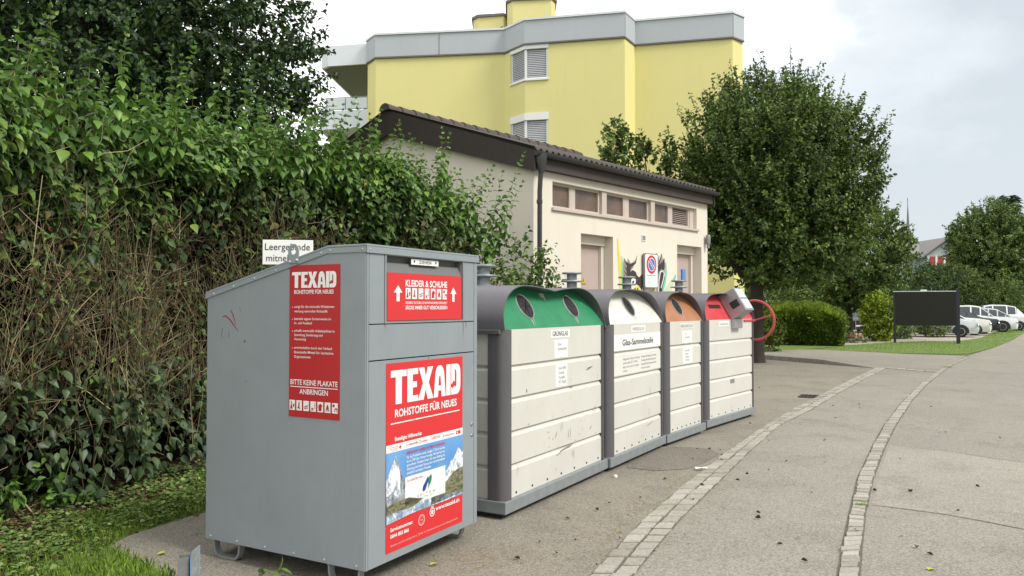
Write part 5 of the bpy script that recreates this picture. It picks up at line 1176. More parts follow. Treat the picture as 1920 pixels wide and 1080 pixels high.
# long young shoots, leaves in opposite pairs, getting smaller to the tip
SP, SA, SN, SL, S0, S1, SR = [], [], [], [], [], [], []
def shoot(base, dirv, length, lmax):
    base, dirv = np.array(base, float), nrm(np.array(dirv, float)); k = max(4, int(length / .06)); prev = base; rot = rs.uniform(0, 6.28)
    a = nrm(np.cross(dirv, [0.3, .9, .1])); b_ = np.cross(dirv, a); bend = rs.normal(0, .10, 3)
    for i in range(k):
        f = i / max(1, k - 1); p = base + dirv * length * f + bend * f * f * length; S0.append(prev); S1.append(p); SR.append(.0042 * (1.1 - f * .8)); prev = p
        an = rot + i * 1.57; L = lmax * (1 - .66 * f ** 2) * rs.uniform(.85, 1.1)
        for sgn in (1, -1):
            o_ = (a * math.cos(an) + b_ * math.sin(an)) * sgn
            ax = o_ * .9 + dirv * (1.1 * f ** 2.5) + np.array([0, 0, -.95 * (1 - f ** 2)]) + rs.normal(0, .16, 3); SP.append(p); SA.append(ax); SN.append(o_ * .75 + np.array([0, 0, .75]) + rs.normal(0, .2, 3)); SL.append(L)
    for _ in range(2): SP.append(prev); SA.append(dirv + rs.normal(0, .25, 3)); SN.append(rs.normal(0, 1, 3)); SL.append(lmax * .35)
n = 260
for s in np.concatenate([rs.uniform(.6, FL - .05, n), rs.uniform(FL - 3.6, FL, 110)]):
    b, nn_, t, H = face_at(np.array([s])); b, nn_, t, H = b[0], nn_[0], t[0], H[0]; dd = rs.uniform(-.55, .18)
    p = b + nn_ * dd; p[2] = H - .3 + rs.uniform(-.15, .2)
    shoot(p, np.array([0, 0, 1.0]) + nn_ * rs.normal(.06, .14) + t * rs.normal(.10 if s > FL - 3 else .05, .2), rs.choice([.35, .45, .55, .7, .95], p=[.18, .22, .24, .22, .14]), rs.uniform(.10, .135))
# named shoots seen against the sky and the cream gable, and arching to the right
for px, py0, py1, Y, lean in ((348, 260, 55, 8.0, .02), (180, 200, 90, 7.0, 0), (62, 190, 70, 6.2, .03), (405, 240, 120, 8.4, .05), (540, 250, 170, 9.4, 0.02), (598, 290, 190, 9.9, .10), (700, 330, 215, 10.4, .05), (728, 340, 225, 10.5, .1), (845, 350, 250, 11.2, .03), (790, 350, 275, 10.9, .14), (760, 360, 262, 10.7, .1)):
    b, e_ = P(px - 20, py0, Y), P(px, py1, Y); shoot(b, np.array(e_ - b) + np.array([lean, 0, 0]), (e_ - b).length, .125)
for (x0_, y0_, x1_, y1_, Y) in ((905, 470, 945, 330, 11.3), (915, 480, 972, 290, 11.4), (930, 470, 962, 345, 11.5), (840, 400, 895, 318, 11.3), (860, 420, 915, 330, 11.3), (880, 440, 900, 350, 11.4), (895, 450, 935, 375, 11.4), (850, 440, 872, 360, 11.4)):
    b, e_ = P(x0_, y0_, Y), P(x1_, y1_, Y); shoot(b, np.array(e_ - b), (e_ - b).length, .145)
leaves('young_shoots', SP, SA, SN, SL, np.array(SL) * .72, 'shoot_leaf', hg); sticks('shoot_stems', S0, S1, np.array(SR), 'twig', hg)
# separate shrubs by the building corner
def shrub(name, label, base, c, rad, ns, nl, L, slen, mat, seed, cat='shrub', group=None, core=None, wf=.62, nst=14, **kw):
    t_ = thing(name, label, cat, (base[0], base[1], 0), 0, group); b_ = np.array((base[0], base[1], 0)); q, ax, nr, LL, p0, p1 = crown(np.array(c) - b_, rad, ns, nl, L, slen, seed=seed, zmin=.02, **kw)
    leaves('foliage', q, ax, nr, LL, LL * wf, mat, t_, L < .07); k_ = np.random.RandomState(seed).choice(len(p0), min(nst, len(p0)))
    sticks('stems', np.zeros((len(k_), 3)) + np.random.RandomState(seed).normal(0, .06, (len(k_), 3)) * [1, 1, 0], p0[k_], .02 if rad[0] > .8 else .008, 'twig', t_, .06); return t_
sb = P(985, 520, 11.6)
shrub('climbing_shrub', 'dark green leafy shrub climbing round the drainpipe of the cream building', (sb.x, sb.y), (sb.x, 11.6, 1.75), (.38, .35, .75), 95, 16, .10, .38, 'hedge_leaf', 21, up=.35, out=.6)
SP, SA, SN, SL, S0, S1, SR = [], [], [], [], [], [], []
t_ = thing('arching_shrub', 'two dark leafy stems arching right in front of the cream wall', 'shrub', (0, 0, 0))
for pts in (((995, 530), (1020, 510), (1048, 490)), ((995, 535), (1015, 522), (1035, 512)), ((980, 520), (985, 480), (990, 440)), ((960, 520), (965, 475), (972, 447))):
    for (a, b_) in zip(pts[:-1], pts[1:]): q0, q1 = P(*a, 11.4), P(*b_, 11.4); shoot(q0, np.array(q1 - q0), (q1 - q0).length, .085)
leaves('foliage', SP, SA, SN, SL, np.array(SL) * .6, 'hedge_leaf', t_); sticks('stems', S0, S1, np.array(SR), 'twig', t_)
sb = P(935, 520, 10.6); shrub('yellowing_shrub', 'small yellow green shrub behind the green chute container', (sb.x, sb.y), (sb.x + .05, 10.6, 1.6), (.42, .4, .55), 80, 16, .07, .25, 'mid_leaf', 23, up=.2, out=.6)

# ================================================================== TREES
tree('broadleaf_tree', 'large dark leafy tree rising behind the tall hedge', 'tree', (-8.4, 17, 0), (-8.7, 16, 6.6), (4.5, 4.2, 4.6), 3300, 38, .165, .75, 'dark_tree_leaf', .32, 31, up=.15, out=.8, bump_=.3, inner=.25, nb=60)
tb = XY(1416, 22.5)
tree('hornbeam_tree', 'big round green tree with upright twigs beside the cream building', 'tree', (tb[0], tb[1], 0), (tb[0] + .58, 22.5, 5.0), (2.58, 2.5, 3.05), 2400, 44, .15, .85, 'hornbeam_leaf', .22, 5, up=.75, out=.65, bump_=.24, inner=.35, nb=50, trunk_top=2.2, spikes=(300, 1.0), zmin=2.15, sc=.075)
tb = XY(1592, 39)
tree('maple_tree', 'mid green tree with slim trunk standing by the parking court', 'tree', (tb[0], tb[1], 0), (tb[0] + .1, 39, 4.0), (2.6, 2.6, 2.5), 1700, 28, .18, .5, 'mid_leaf', .17, 41, up=.3, out=.8, nb=30, trunk_top=1.9, inner=.4, sc=.08)
tb = XY(1860, 66)
tree('park_tree', 'dense dark green tree behind the parked white cars', 'tree', (tb[0], tb[1], 0), (tb[0] + .1, 66, 6.0), (3.5, 3.5, 4.5), 2000, 30, .25, .75, 'mid_leaf', .22, 43, up=.25, out=.8, nb=24, inner=.35)
tb = XY(1785, 62)
tree('bushy_tree', 'low dark tree in front of the grey gabled house', 'tree', (tb[0], tb[1], 0), (tb[0] - .6, 62, 2.9), (2.3, 2.3, 2.2), 800, 26, .22, .5, 'hornbeam_leaf', .16, 44, up=.2, out=.8, nb=16, inner=.35)
# conifer far right: tiers of drooping boughs
tb = XY(1893, 76); t_ = thing('conifer', 'dark conifer rising behind the dense park tree', 'tree', (tb[0], tb[1], 0)); t_.scale = (1.3, 1.3, 1.19); q, ax, nr = [], [], []; rr = np.random.RandomState(3)
for k2 in range(46):
    z = 3.0 + 7.3 * (k2 / 46) ** .9; Rr_ = 2.6 * (1 - (z - 2.0) / 9.4) + .25
    for j in range(4):
        a = rr.uniform(0, 6.28); L_ = Rr_ * rr.uniform(.75, 1.15)
        for i in range(26):
            f = (i + rr.uniform(0, 1)) / 26; q.append((math.cos(a) * L_ * f + rr.normal(0, .09), math.sin(a) * L_ * f + rr.normal(0, .09), z + .25 * math.sin(f * 3) - .1 * f + rr.normal(0, .05))); ax.append((math.cos(a) + rr.normal(0, .5), math.sin(a) + rr.normal(0, .5), -.3)); nr.append((rr.normal(0, .3), rr.normal(0, .3), 1))
leaves('crown', q, ax, nr, np.full(len(q), .34), np.full(len(q), .07), 'conifer_leaf', t_, True); m = MB(); m.tube([(0, 0, 0), (0, 0, 6), (0, 0, 10.4)], [.2, .12, .02], 8); m.build('trunk', 'bark', t_)
# saplings that show above the roof edge of the cream building, between it and the yellow wall
for px, py, Y, rx, rz, lab in ((1155, 285, 21.5, .42, .85, 'slim sapling leftmost above the tiled roof edge'), (1208, 305, 22, .32, .75, 'thin sapling in the middle above the tiled roof edge'), (1246, 300, 22.5, .30, .75, 'wispy sapling next to the big round tree above the roof edge')):
    p = P(px, py, Y); tree('sapling', lab, 'tree', (p.x, Y, 0), (p.x, Y, p.z), (rx, rx, rz), 90 if rx > .4 else 40, 16, .17, .32, 'hornbeam_leaf', .03, int(px), 'saplings above the tiled roof', nb=8, trunk_top=p.z - .3, up=.9, out=.35)
# shrubs and hedges in the planting
def clipped(name, label, p0, p1, depth, h, mat, tip, n, L, seed, cat='hedge'):
    """dense clipped hedge block with soft rounded edges, needle sprays on it and pale new growth on top"""
    r_ = np.random.RandomState(seed); p0, p1 = Vector(p0), Vector(p1); c = (p0 + p1) / 2; t_ = thing(name, label, cat, (c.x, c.y, 0)); ln_ = (p1 - p0).length; d = (p1 - p0).normalized(); nn2 = Vector((d.y, -d.x, 0))
    u = r_.uniform(-1, 1, n); v = r_.uniform(-1, 1, n); w_ = r_.uniform(0, 1, n); k_ = r_.randint(0, 4, n)
    v = np.where(k_ == 0, -1 + 0 * v, v); v = np.where(k_ == 1, -1 + 0 * v, v); w_ = np.where(k_ == 2, 1, w_); u = np.where(k_ == 3, np.sign(u), u)
    sc = (1 - .10 * np.abs(w_ * 2 - 1) ** 3) * (1 + .05 * np.sin(u * 9 + w_ * 7) + .04 * r_.normal(0, 1, n)); zz = w_ * h * (1 - .20 * np.abs(u) ** 3 - .10 * np.abs(v) ** 3) * (1 + .03 * np.sin(u * 14))
    q = np.array([d.x, d.y, 0])[None] * (u * sc * ln_ / 2)[:, None] + np.array([nn2.x, nn2.y, 0])[None] * (-v * sc * depth / 2)[:, None] ; q[:, 2] = zz
    o_ = np.array([d.x, d.y, 0])[None] * (u * (k_ == 3))[:, None] + np.array([nn2.x, nn2.y, 0])[None] * ((-v) * (k_ < 2))[:, None] + np.array([0, 0, 1.])[None] * ((k_ == 2) * 1.0 + .55)[:, None]
    ax = nrm(o_ + r_.normal(0, .5, (n, 3))); nr = r_.normal(0, 1, (n, 3)); LL = L * r_.uniform(.6, 1.3, n); top = zz > h * .74 + r_.normal(0, .06, n) * h
    leaves('foliage', q[~top], ax[~top], nr[~top], LL[~top], LL[~top] * .45, mat, t_, True); leaves('new_growth', q[top], ax[top] + np.array([0, 0, .6]), nr[top], LL[top] * 1.9, LL[top] * .42, tip, t_, True)
    m = MB(); a, b_ = -d * ln_ * .44, d * ln_ * .44; w2 = nn2 * depth * .40
    m.add([a + w2, b_ + w2, b_ - w2, a - w2] + [x + Vector((0, 0, h * .85)) for x in (a + w2, b_ + w2, b_ - w2, a - w2)], [(4, 5, 6, 7), (0, 1, 5, 4), (1, 2, 6, 5), (2, 3, 7, 6), (3, 0, 4, 7)]); m.build('dark_core_block', 'dark_core', t_, False, .25, 3); return t_  # plain dark block added inside to stop light, standing for branches
a, b = G(1434, 647), G(1604, 650)
clipped('clipped_hedge', 'clipped hedge block with yellow green new growth beside the containers', a + Vector((.2, 1.0, 0)), b + Vector((-.1, 1.0, 0)), 2.0, 1.6, 'yew_leaf', 'yew_tip', 30000, .11, 51)
p = G(1664, 641); shrub('hornbeam_bush', 'upright yellow green bush left of the black board', (p.x, p.y + .6), (p.x - .05, p.y + .6, 1.1), (.80, .75, 1.08), 620, 15, .145, .22, 'lime_leaf', 52, up=.3, out=.7, inner=.5, bump_=.12, wf=.7)
p = G(1715, 637); shrub('low_bush', 'dark low part of bush growing under the black board', (p.x, p.y + .9), (p.x - .3, p.y + .9, .55), (.75, .6, .6), 260, 16, .09, .22, 'mid_leaf', 53, up=.2, out=.7)
p = G(1768, 634); shrub('box_shrub', 'small rounded dark shrub seen beneath the black board', (p.x, p.y + 1), (p.x, p.y + 1, .45), (.75, .6, .5), 300, 16, .08, .2, 'yew_leaf', 54, up=.3, out=.7)
p = XY(1866, 63); shrub('willow_shrub', 'wide feathery shrub behind the parked white estate cars', p, (p[0], 62, 2.0), (2.2, 1.8, 1.7), 520, 22, .16, .7, 'mid_leaf', 55, up=.4, out=.7, bump_=.12)
for px, Y, rx, rz, mt, lab in ((1452, 34, 1.6, 1.9, 'mid_leaf', 'feathery green shrub right of the big tree trunk'), (1505, 38, 1.7, 1.5, 'hornbeam_leaf', 'dark spreading shrub behind the clipped hedge'), (1515, 47, 1.8, 2.4, 'dark_tree_leaf', 'dark bush mass under the mid green tree'), (1665, 60, 2.4, 1.9, 'hornbeam_leaf', 'dark shrub behind the yellow green bush'), (1735, 61, 3.6, 3.0, 'dark_tree_leaf', 'broad dark shrub behind the black board'), (1480, 48, 3.0, 3.4, 'dark_tree_leaf', 'tall dark bush in the shade behind the big tree'), (1440, 60, 3.0, 3.0, 'mid_leaf', 'distant green bush seen beside the big tree trunk')):
    x_, _ = XY(px, Y); shrub('shrub', lab, (x_, Y), (x_, Y, rz * .75), (rx, rx * .8, rz), int(330 * rx / 2), 22, .14, .5, mt, int(px), group='shrubs behind the planting', up=.3, out=.7)
p = G(1425, 660); shrub('edge_shrub', 'low dark green plant at the foot of the clipped hedge by the container', (p.x, p.y), (p.x + .1, p.y + .3, .6), (.75, .5, .75), 300, 16, .09, .22, 'yew_leaf', 57, up=.3, out=.7)
# flower bed
p = G(1603, 643); t_ = shrub('flower_patch', 'low plant with pink flowers at the end of the clipped hedge', (p.x, p.y), (p.x, p.y, .2), (.55, .35, .3), 120, 14, .07, .15, 'mid_leaf', 58, 'flowers', up=.4); rr = np.random.RandomState(4); n = 110
q = rr.normal(0, 1, (n, 3)) * [.26, .18, .04] + [-.1, -.05, .36]; q[:, 2] = np.clip(q[:, 2] - .8 * q[:, 0] ** 2, .1, 1); leaves('blossom', q, rr.normal(0, 1, (n, 3)), rr.normal(0, 1, (n, 3)), np.full(n, .06), np.full(n, .06), 'petal_pink', t_, True)
# far woodland that closes the view
rr = np.random.RandomState(66); n = 15000; u = rr.uniform(-5, 75, n); hh = 3.9 + 1.0 * np.sin(u * .35) + .9 * np.sin(u * .83 + 1) + .4 * np.sin(u * 2.3); z = rr.uniform(0, 1, n) ** .7 * hh; q = np.stack([u + 4, 84 + rr.normal(0, 1.6, n) - .1 * u, z], 1)
o = leaves('distant_woodland', q, rr.normal(0, 1, (n, 3)), rr.normal(0, .5, (n, 3)) + [0, -.4, .7], rr.uniform(.4, .75, n), rr.uniform(.3, .5, n), 'dark_tree_leaf', None, True); tag(o, kind='stuff')

# ================================================================== FAR BUILDINGS, HILL
h0 = XY(1742, 95); t_ = thing('grey_house', 'grey gabled house with red and white facade among the trees', 'house', (h0[0], 95, 0)); zz = lambda y, Y=95: CAMH + (HZ - y) * Y / F
m = MB(); m.prism([(-.3, 0), (4.6, 0), (4.6, zz(480)), (2.15, zz(453)), (-.3, zz(480))], lambda x, z: (x, 0, z), lambda x, z: (x, 9, z)); m.box(-4.5, 4.0, 1.5, 8, 0, zz(474)); m.build('wall', 'house_grey', t_)
m = MB()
for s in (1, -1): m.add([(2.15, -.7, zz(444.5)), (2.15 + s * 3.2, -.7, zz(481)), (2.15 + s * 3.2, 9.3, zz(481)), (2.15, 9.3, zz(444.5)), (2.15, -.7, zz(447.5)), (2.15 + s * 3.2, -.7, zz(484)), (2.15 + s * 3.2, 9.3, zz(484)), (2.15, 9.3, zz(447.5))], [(0, 1, 2, 3), (4, 7, 6, 5), (0, 4, 5, 1), (1, 5, 6, 2)])
m.add([(-5, .8, zz(478)), (1.2, .8, zz(478)), (1.2, 5, zz(451)), (-5, 5, zz(451))], [(0, 1, 2, 3)]); m.build('roof', 'slate', t_)
m = MB()
for k2 in range(4): m.box(.1 + k2 * 1.0, .72 + k2 * 1.0, -.05, -.01, zz(500), zz(481))
m.split('red_panel', 'house_red', t_)
m = MB()
for k2 in range(5): m.box(-.2 + k2 * 1.0, .06 + k2 * 1.0, -.08, -.02, zz(505), zz(479))
m.split('white_post', 'frame_white', t_)
s0 = XY(1704, 140); t_ = thing('church_spire', 'thin grey church spire rising above the grey roof', 'spire', (s0[0], 140, 0)); m = MB(); zt_ = CAMH + (HZ - 384) * 140 / F; zb_ = CAMH + (HZ - 452) * 140 / F
m.lathe([(.42, 0), (.42, zb_), (.30, zb_ + 2.0), (.06, zt_), (.0001, zt_)], 8); m.build('spire', 'spire_grey', t_); m = MB(); m.tube([(0, 0, zt_), (0, 0, zt_ + 1.3)], .05, 5); m.build('finial', 'iron', t_)
m = MB(); pts = [(-20, 4), (60, 9), (110, 13.0), (190, 15.5), (225, 16.6), (260, 17.0), (330, 14), (480, 11), (700, 6)]; Y = 420
vs = []
for x, z in pts: vs += [(x, Y, -1), (x, Y + 30, z * 2.2), (x, Y + 130, z * 2.2)]
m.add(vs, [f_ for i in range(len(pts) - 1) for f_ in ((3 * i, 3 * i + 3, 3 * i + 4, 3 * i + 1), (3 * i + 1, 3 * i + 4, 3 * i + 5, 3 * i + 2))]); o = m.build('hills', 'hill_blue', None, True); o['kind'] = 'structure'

# ================================================================== CARS
def car(label, loc, heading, paint, style, group='cars parked beyond the lawn'):
    t_ = thing('parked_car', label, 'car', (loc[0], loc[1], 0), heading, group); Lc, Wc, Hc = {'sedan': (4.5, 1.74, 1.42), 'hatch': (4.2, 1.75, 1.50), 'suv': (4.6, 1.84, 1.68), 'van': (4.6, 1.85, 1.74)}[style]; w = Wc / 2
    zb = {'sedan': .88, 'hatch': .92, 'suv': 1.04, 'van': 1.02}[style]
    if style == 'sedan': st_ = [(0, .62, .78), (.12, .72, .86), (.75, .90, .93), (.95, .93, .97), (1.65, 0.95, 1.36), (2.2, .95, Hc), (2.85, .95, Hc - .03), (3.45, .92, .97), (4.2, .86, .9), (4.42, .74, .78), (4.5, .6, .64)]
    else: st_ = [(0, .62, .72), (.08, .74, .84), (.55, .88, .92), (1.25, .92, .98), (2.0, .97, Hc - .08), (2.5, .98, Hc), (3.4, .98, Hc - .02), (3.95, .97, Hc - .14), (Lc - .12, .94, 1.02), (Lc - .05, .9, .9), (Lc, .8, .75)]
    # x measured from the nose backwards; sections: sill, flank, belt, roof edge, roof middle
    m = MB(); rows = []
    for (x, wf_, zt_) in st_:
        bz = min(zb, zt_ - .03); cab = max(0, zt_ - zb) / (Hc - zb); rw = w * wf_ * (1 - .24 * cab) if cab > .03 else w * wf_ * .9
        half = [(w * wf_ * .90, .20), (w * wf_ * .985, .34), (w * wf_, .58), (w * wf_ * .975, bz), (rw, zt_ - .035), (rw * .8, zt_), (0, zt_ + .015)]
        rows.append([(-x, -y, z) for y, z in half] + [(-x, y, z) for y, z in half[-2::-1]])
    n = len(rows[0]); m.add([p for r_ in rows for p in r_], [(i * n + k, i * n + k + 1, (i + 1) * n + k + 1, (i + 1) * n + k) for i in range(len(rows) - 1) for k in range(n - 1)] + [tuple(range(n)), tuple(range((len(rows) - 1) * n, len(rows) * n))] + [(i * n, (i + 1) * n, (i + 1) * n + n - 1, i * n + n - 1) for i in range(len(rows) - 1)])
    m.build('body', paint, t_, True, 0, 2, 28)
    gl = MB(); cabs = [i for i, s_ in enumerate(st_) if s_[2] > zb + .15]; i0, i1 = cabs[0], cabs[-1]
    def gp_(i, k, out=.006): p = rows[i][k]; return Vector(p) + Vector((0, out if p[1] > 0 else -out, .0))
    for side in (0, 1):
        kb, kt = (3, 4) if side == 0 else (n - 4, n - 5)
        for i in range(i0 - 1, i1 + 1):
            a, b_, c_, d_ = gp_(i, kb), gp_(i + 1, kb), gp_(i + 1, kt), gp_(i, kt); cen = (a + b_ + c_ + d_) / 4; q = [cen.lerp(v, .88) for v in (a, b_, c_, d_)]; gl.add(q, [(0, 1, 2, 3)])
    for (i, j) in ((i0 - 1, i0), (i1, i1 + 1)):
        a, b_, c_, d_ = (Vector(rows[i][5 if i < j and i == i0 - 1 else 5]), Vector(rows[i][n - 6]), Vector(rows[j][n - 6]), Vector(rows[j][5])); up_ = Vector((.010 if i == i0 - 1 else -.010, 0, .010)); cen = (a + b_ + c_ + d_) / 4; gl.add([cen.lerp(v, .92) + up_ for v in (a, b_, c_, d_)], [(0, 1, 2, 3)])
    gl.build('windows', 'car_glass', t_)
    rad = .31 if style in ('sedan', 'hatch') else .35
    for x in (.82, Lc - .85):
        for s in (1, -1):
            ye = s * w * .93; fn = lambda a, b_, c_, x=x, ye=ye, s=s: (-x + a, ye + s * c_, rad + b_)
            m = MB(); m.lathe([(rad * .55, .058), (rad * .97, .055), (rad, .03), (rad, -.14), (rad * .5, -.15)], 20, fn); wh_ = m.build('wheel', 'tyre', t_, True)
            m = MB(); m.lathe([(rad * .62, .050), (rad * .62, .062), (rad * .55, .064), (rad * .5, .045), (rad * .2, .055), (.0001, .06)], 20, fn); m.build('rim', 'rim_metal', wh_, True)
            m = MB(); k_ = 16; m.poly([(-x + (rad + .07) * math.cos(math.pi * j / k_), s * (w * 1.0 + .0005) if False else s * (w * .985 + .012), rad + (rad + .05) * math.sin(math.pi * j / k_)) for j in range(k_ + 1)] + [(-x - rad - .07, s * (w * .985 + .012), .22), (-x + rad + .07, s * (w * .985 + .012), .22)]); m.build('wheel_arch', 'plastic_black', wh_)
    for s in (1, -1):
        m = MB(); y_ = s * w * .66; m.add([(.012 - .02, y_ - .16, .60), (.012 - .02, y_ + .16, .60), (-.06, y_ + .17, .74), (-.06, y_ - .16, .72)] + [(-.2, s * w * .80, .62), (-.32, s * w * .86, .76)], [(0, 1, 2, 3)]); m.lathe([(.15, 0), (.12, .05), (.0001, .07)], 12, lambda a, b_, c_, y_=y_: (-.06 + c_, y_ + a * 1.15, .66 + b_ * .55)); m.build('headlight', 'head_lamp', t_, True)
        m = MB(); xr = -Lc - .012; m.box(xr, xr + .06, s * w * .62 - .1, s * w * .62 + .1, .78, 1.02 if style != 'sedan' else .9); m.build('tail_light', 'tail_lamp', t_)
        m = MB(); m.lathe([(.001, -.09), (.08, -.06), (.09, .0), (.06, .07), (.001, .09)], 8, lambda a, b_, c_, s=s: (-1.55 + a * .7, s * (w + .06 + c_ * .9), zb + .04 + b_ * .8)); m.build('mirror', paint, t_, True)
    m = MB(); m.box(-.10, .022, -w * .42, w * .42, .52, .64).box(-.06, .03, -w * .62, w * .62, .22, .36); m.build('grille', 'plastic_black', t_, False, .01)
    m = MB(); m.box(.0225, .034, -.26, .26, .40, .50); m.build('number_plate', 'sticker_white', t_)
    return t_
hd = R(-30)
car('silver saloon nearest the black board with its nose over the lawn edge', (24.4, 41.0), hd, 'car_silver', 'sedan')
car('cream white hatchback between the silver saloon and a black car', (26.63, 43.6), hd, 'car_cream', 'hatch')
car('black car squeezed between the cream hatchback and the white off-roader', (28.57, 46.0), hd, 'car_black', 'sedan')
car('white off-roader with tall body and dark lower bumper', (31.57, 49.0), hd, 'car_white', 'suv')
car('silver hatchback at the right edge behind the white off-roader', (34.5, 52.0), hd, 'car_silver', 'hatch')
car('white estate with red tail lights parked facing left in the back row', (37.2 - 4.4, 58.5), R(160), 'car_white', 'van')
p = XY(1612, 47); car('dark estate car standing behind the clipped hedge', (p[0], 47), R(-100), 'car_dark', 'hatch')
p = XY(1432, 40); car('white car partly hidden behind the red hand wheel', (p[0] + .4, 40), R(-60), 'car_white', 'hatch')
p = XY(1798, 68); car('dark blue car far back under the feathery shrub', (p[0] + 2, 70), R(-20), 'car_dark', 'sedan')

# ================================================================== BLACK BOARD, SIGNS, POSTS
a, b = G(1678, 643), G(1797, 645); d = (b - a); d.z = 0; Lb = d.length; an = math.atan2(d.y, d.x)
bo = thing('display_board', 'large blank black display board on two posts on the lawn', 'display board', (a.x, a.y, 0), an)
for x, h_, w_ in ((0, 2.22, .05), (Lb, 2.36, .07)):
    m = MB(); m.box(x - w_, x + w_, -.06, .06, -.02, h_); m.build('post', 'board_post', bo, False, .006)
m = MB(); m.box(.052, Lb - .072, -.075, .075, .78, 2.25); m.build('panel', 'led_board', bo, False, .01)
m = MB(); m.box(-.05, Lb - .072, -.085, .085, 2.2505, 2.285); m.build('top_cap', 'coping', bo)
m = MB(); m.box(Lb * .42, Lb * .52, -.05, .05, 2.2855, 2.345); m.build('sensor_box', 'frame_white', bo)
# sign behind the clothes bank
p = P(540, 474, 6.55); sn = thing('notice_sign', 'white sign with black lettering on a post behind the grey bin', 'sign', (p.x, p.y, 0), R(8)); zc = p.z
m = MB(); m.box(-.205, .205, -.006, .006, zc - .10, zc + .107); sf = m.build('sign_board', 'sticker_white', sn, False, .003)
m = MB(); f = lambda u, v: (u, -.0085, v); m.text('Leergebinde', -.185, zc + .022, .056, .365, f, .0); m.text('mitnehmen', -.175, zc - .072, .056, .33, f, .0); m.split('lettering', 'print_black', sf)
m = MB(); m.tube([(0, .032, 0), (0, .032, zc + .08)], .025, 10); m.build('post', 'galvanised', sn)
# low marker post in the grass corner
p = G(352, 1102); mk = thing('marker_post', 'low grey metal marker post with blue edged weathered plate', 'post', (p.x, p.y, 0), R(22)); hh = .315
zt_ = .20
m = MB(); m.box(-.055, .005, .0, .008, 0, zt_ - .03).box(-.055, -.047, .0085, .075, 0, zt_ - .03).box(-.055, .03, .0755, .083, 0, zt_ - .03); m.build('channel', 'post_grey', mk)
mkp = MB(); Q = lambda e: (lambda u, v: (.012 + u * .52, -.004 - e + u * 1.0 * .55, v))
pol = [(0, .02), (.10, .02), (.10, zt_ + .02), (.012, zt_ - .0), (0, zt_ - .03)]
mkp.prism(pol, Q(0), Q(.016)); pp = mkp.build('plate_edge', 'edge_blue', mk)
m = MB(); m.poly([Q(.0175)(.01 + u * .84, .03 + v * .90) for u, v in pol]); m.build('plate', 'panel_weathered', pp)
# thin fence rails far behind the hedge
p = XY(1600, 47); fe = thing('metal_railing', 'pale metal railing behind the clipped hedge near the dark car', 'fence', (p[0], 47, 0)); m = MB()
for k2 in range(9): m.tube([(-1 + k2 * .28, 0, 0), (-1 + k2 * .28, 0, 2.0)], .02, 5)
m.build('bars', 'fence_wood', fe); m = MB()
for z in (.8, 1.4, 2.0): m.tube([(-1, 0, z), (1.24, 0, z)], .025, 5)
m.build('rails', 'fence_wood', fe)

# ================================================================== GRASS, GROUND COVER, LITTER
def inpoly(x, y, poly):
    c = np.zeros(len(x), bool); n = len(poly); j = n - 1
    for i in range(n):
        xi, yi, xj, yj = poly[i][0], poly[i][1], poly[j][0], poly[j][1]
        with np.errstate(divide='ignore', invalid='ignore'): c ^= ((yi > y) != (yj > y)) & (x < (xj - xi) * (y - yi) / (yj - yi + 1e-12) + xi)
        j = i
    return c
def grass(name, poly, n, h, mat, cond=None, z0=.003, lean=.35, w=.0035):
    xs = [p[0] for p in poly]; ys = [p[1] for p in poly]; x = rs.uniform(max(min(xs), -8), max(xs), n); y = rs.uniform(max(min(ys), 3.2), max(ys), n); k = inpoly(x, y, poly)
    if cond is not None: k &= cond(x, y)
    x, y = x[k], y[k]; n = len(x); p = np.stack([x, y, np.full(n, z0)], 1); ax = nrm(rs.normal(0, lean, (n, 3)) * [1, 1, 0] + [0, 0, 1]); hh = h * rs.uniform(.45, 1.3, n)
    L_ = leaves(name, p, ax, rs.normal(0, 1, (n, 3)), hh, np.full(n, w) * rs.uniform(.7, 1.6, n), mat, None, True); L_['kind'] = 'stuff'; return L_
def hedge_dist(x, y):
    b = np.interp(y, fa[:, 1], fa[:, 0]); return x - b
def vis(x, y): return (np.abs(x) < .70 * y + .3)
grass('grass', leftlawn, 240000, .06, 'grass_blade', lambda x, y: vis(x, y) & (y < 8.6) & (hedge_dist(x, y) > .62 + .18 * np.sin(y * 4)) & (rs.uniform(0, 1, len(x)) < np.where(np.sin(x * 5) * np.sin(y * 4 + x) > .3, .55, 1)))
fl_ = [(p_[0], p_[1]) for p_ in farlawn]; grass('far_grass', fl_, 60000, .06, 'grass_blade', None, .012, .5, .014)
# ground ivy: flat round leaves between grass and hedge
n = 19000; y = rs.uniform(4.3, 9.5, n); b0 = np.interp(y, fa[:, 1], fa[:, 0]); x = b0 + rs.uniform(-.15, 1.5, n); k = inpoly(x, y, leftlawn) & vis(x, y)
dn = np.clip(1.25 - np.abs(x - b0 - .62) / .62, 0, 1) * (.35 + .65 * (np.sin(x * 7 + 2 * np.sin(y * 3)) * np.sin(y * 6) > -.25)); k &= rs.uniform(0, 1, n) < dn; x, y = x[k], y[k]; n = len(x)
p = np.stack([x, y, rs.uniform(.012, .06, n)], 1); ax = nrm(rs.normal(0, 1, (n, 3)) * [1, 1, .12]); L = rs.uniform(.018, .044, n)
o = leaves('ground_ivy', p, ax, rs.normal(0, .22, (n, 3)) + [0, 0, 1], L, L * 1.05, 'ground_ivy'); o['kind'] = 'stuff'
n = 5200; y = rs.uniform(4.3, 9.8, n); x = np.interp(y, fa[:, 1], fa[:, 0]) + rs.normal(.35, .35, n); k = inpoly(x, y, leftlawn) & vis(x, y); x, y = x[k], y[k]; n = len(x)
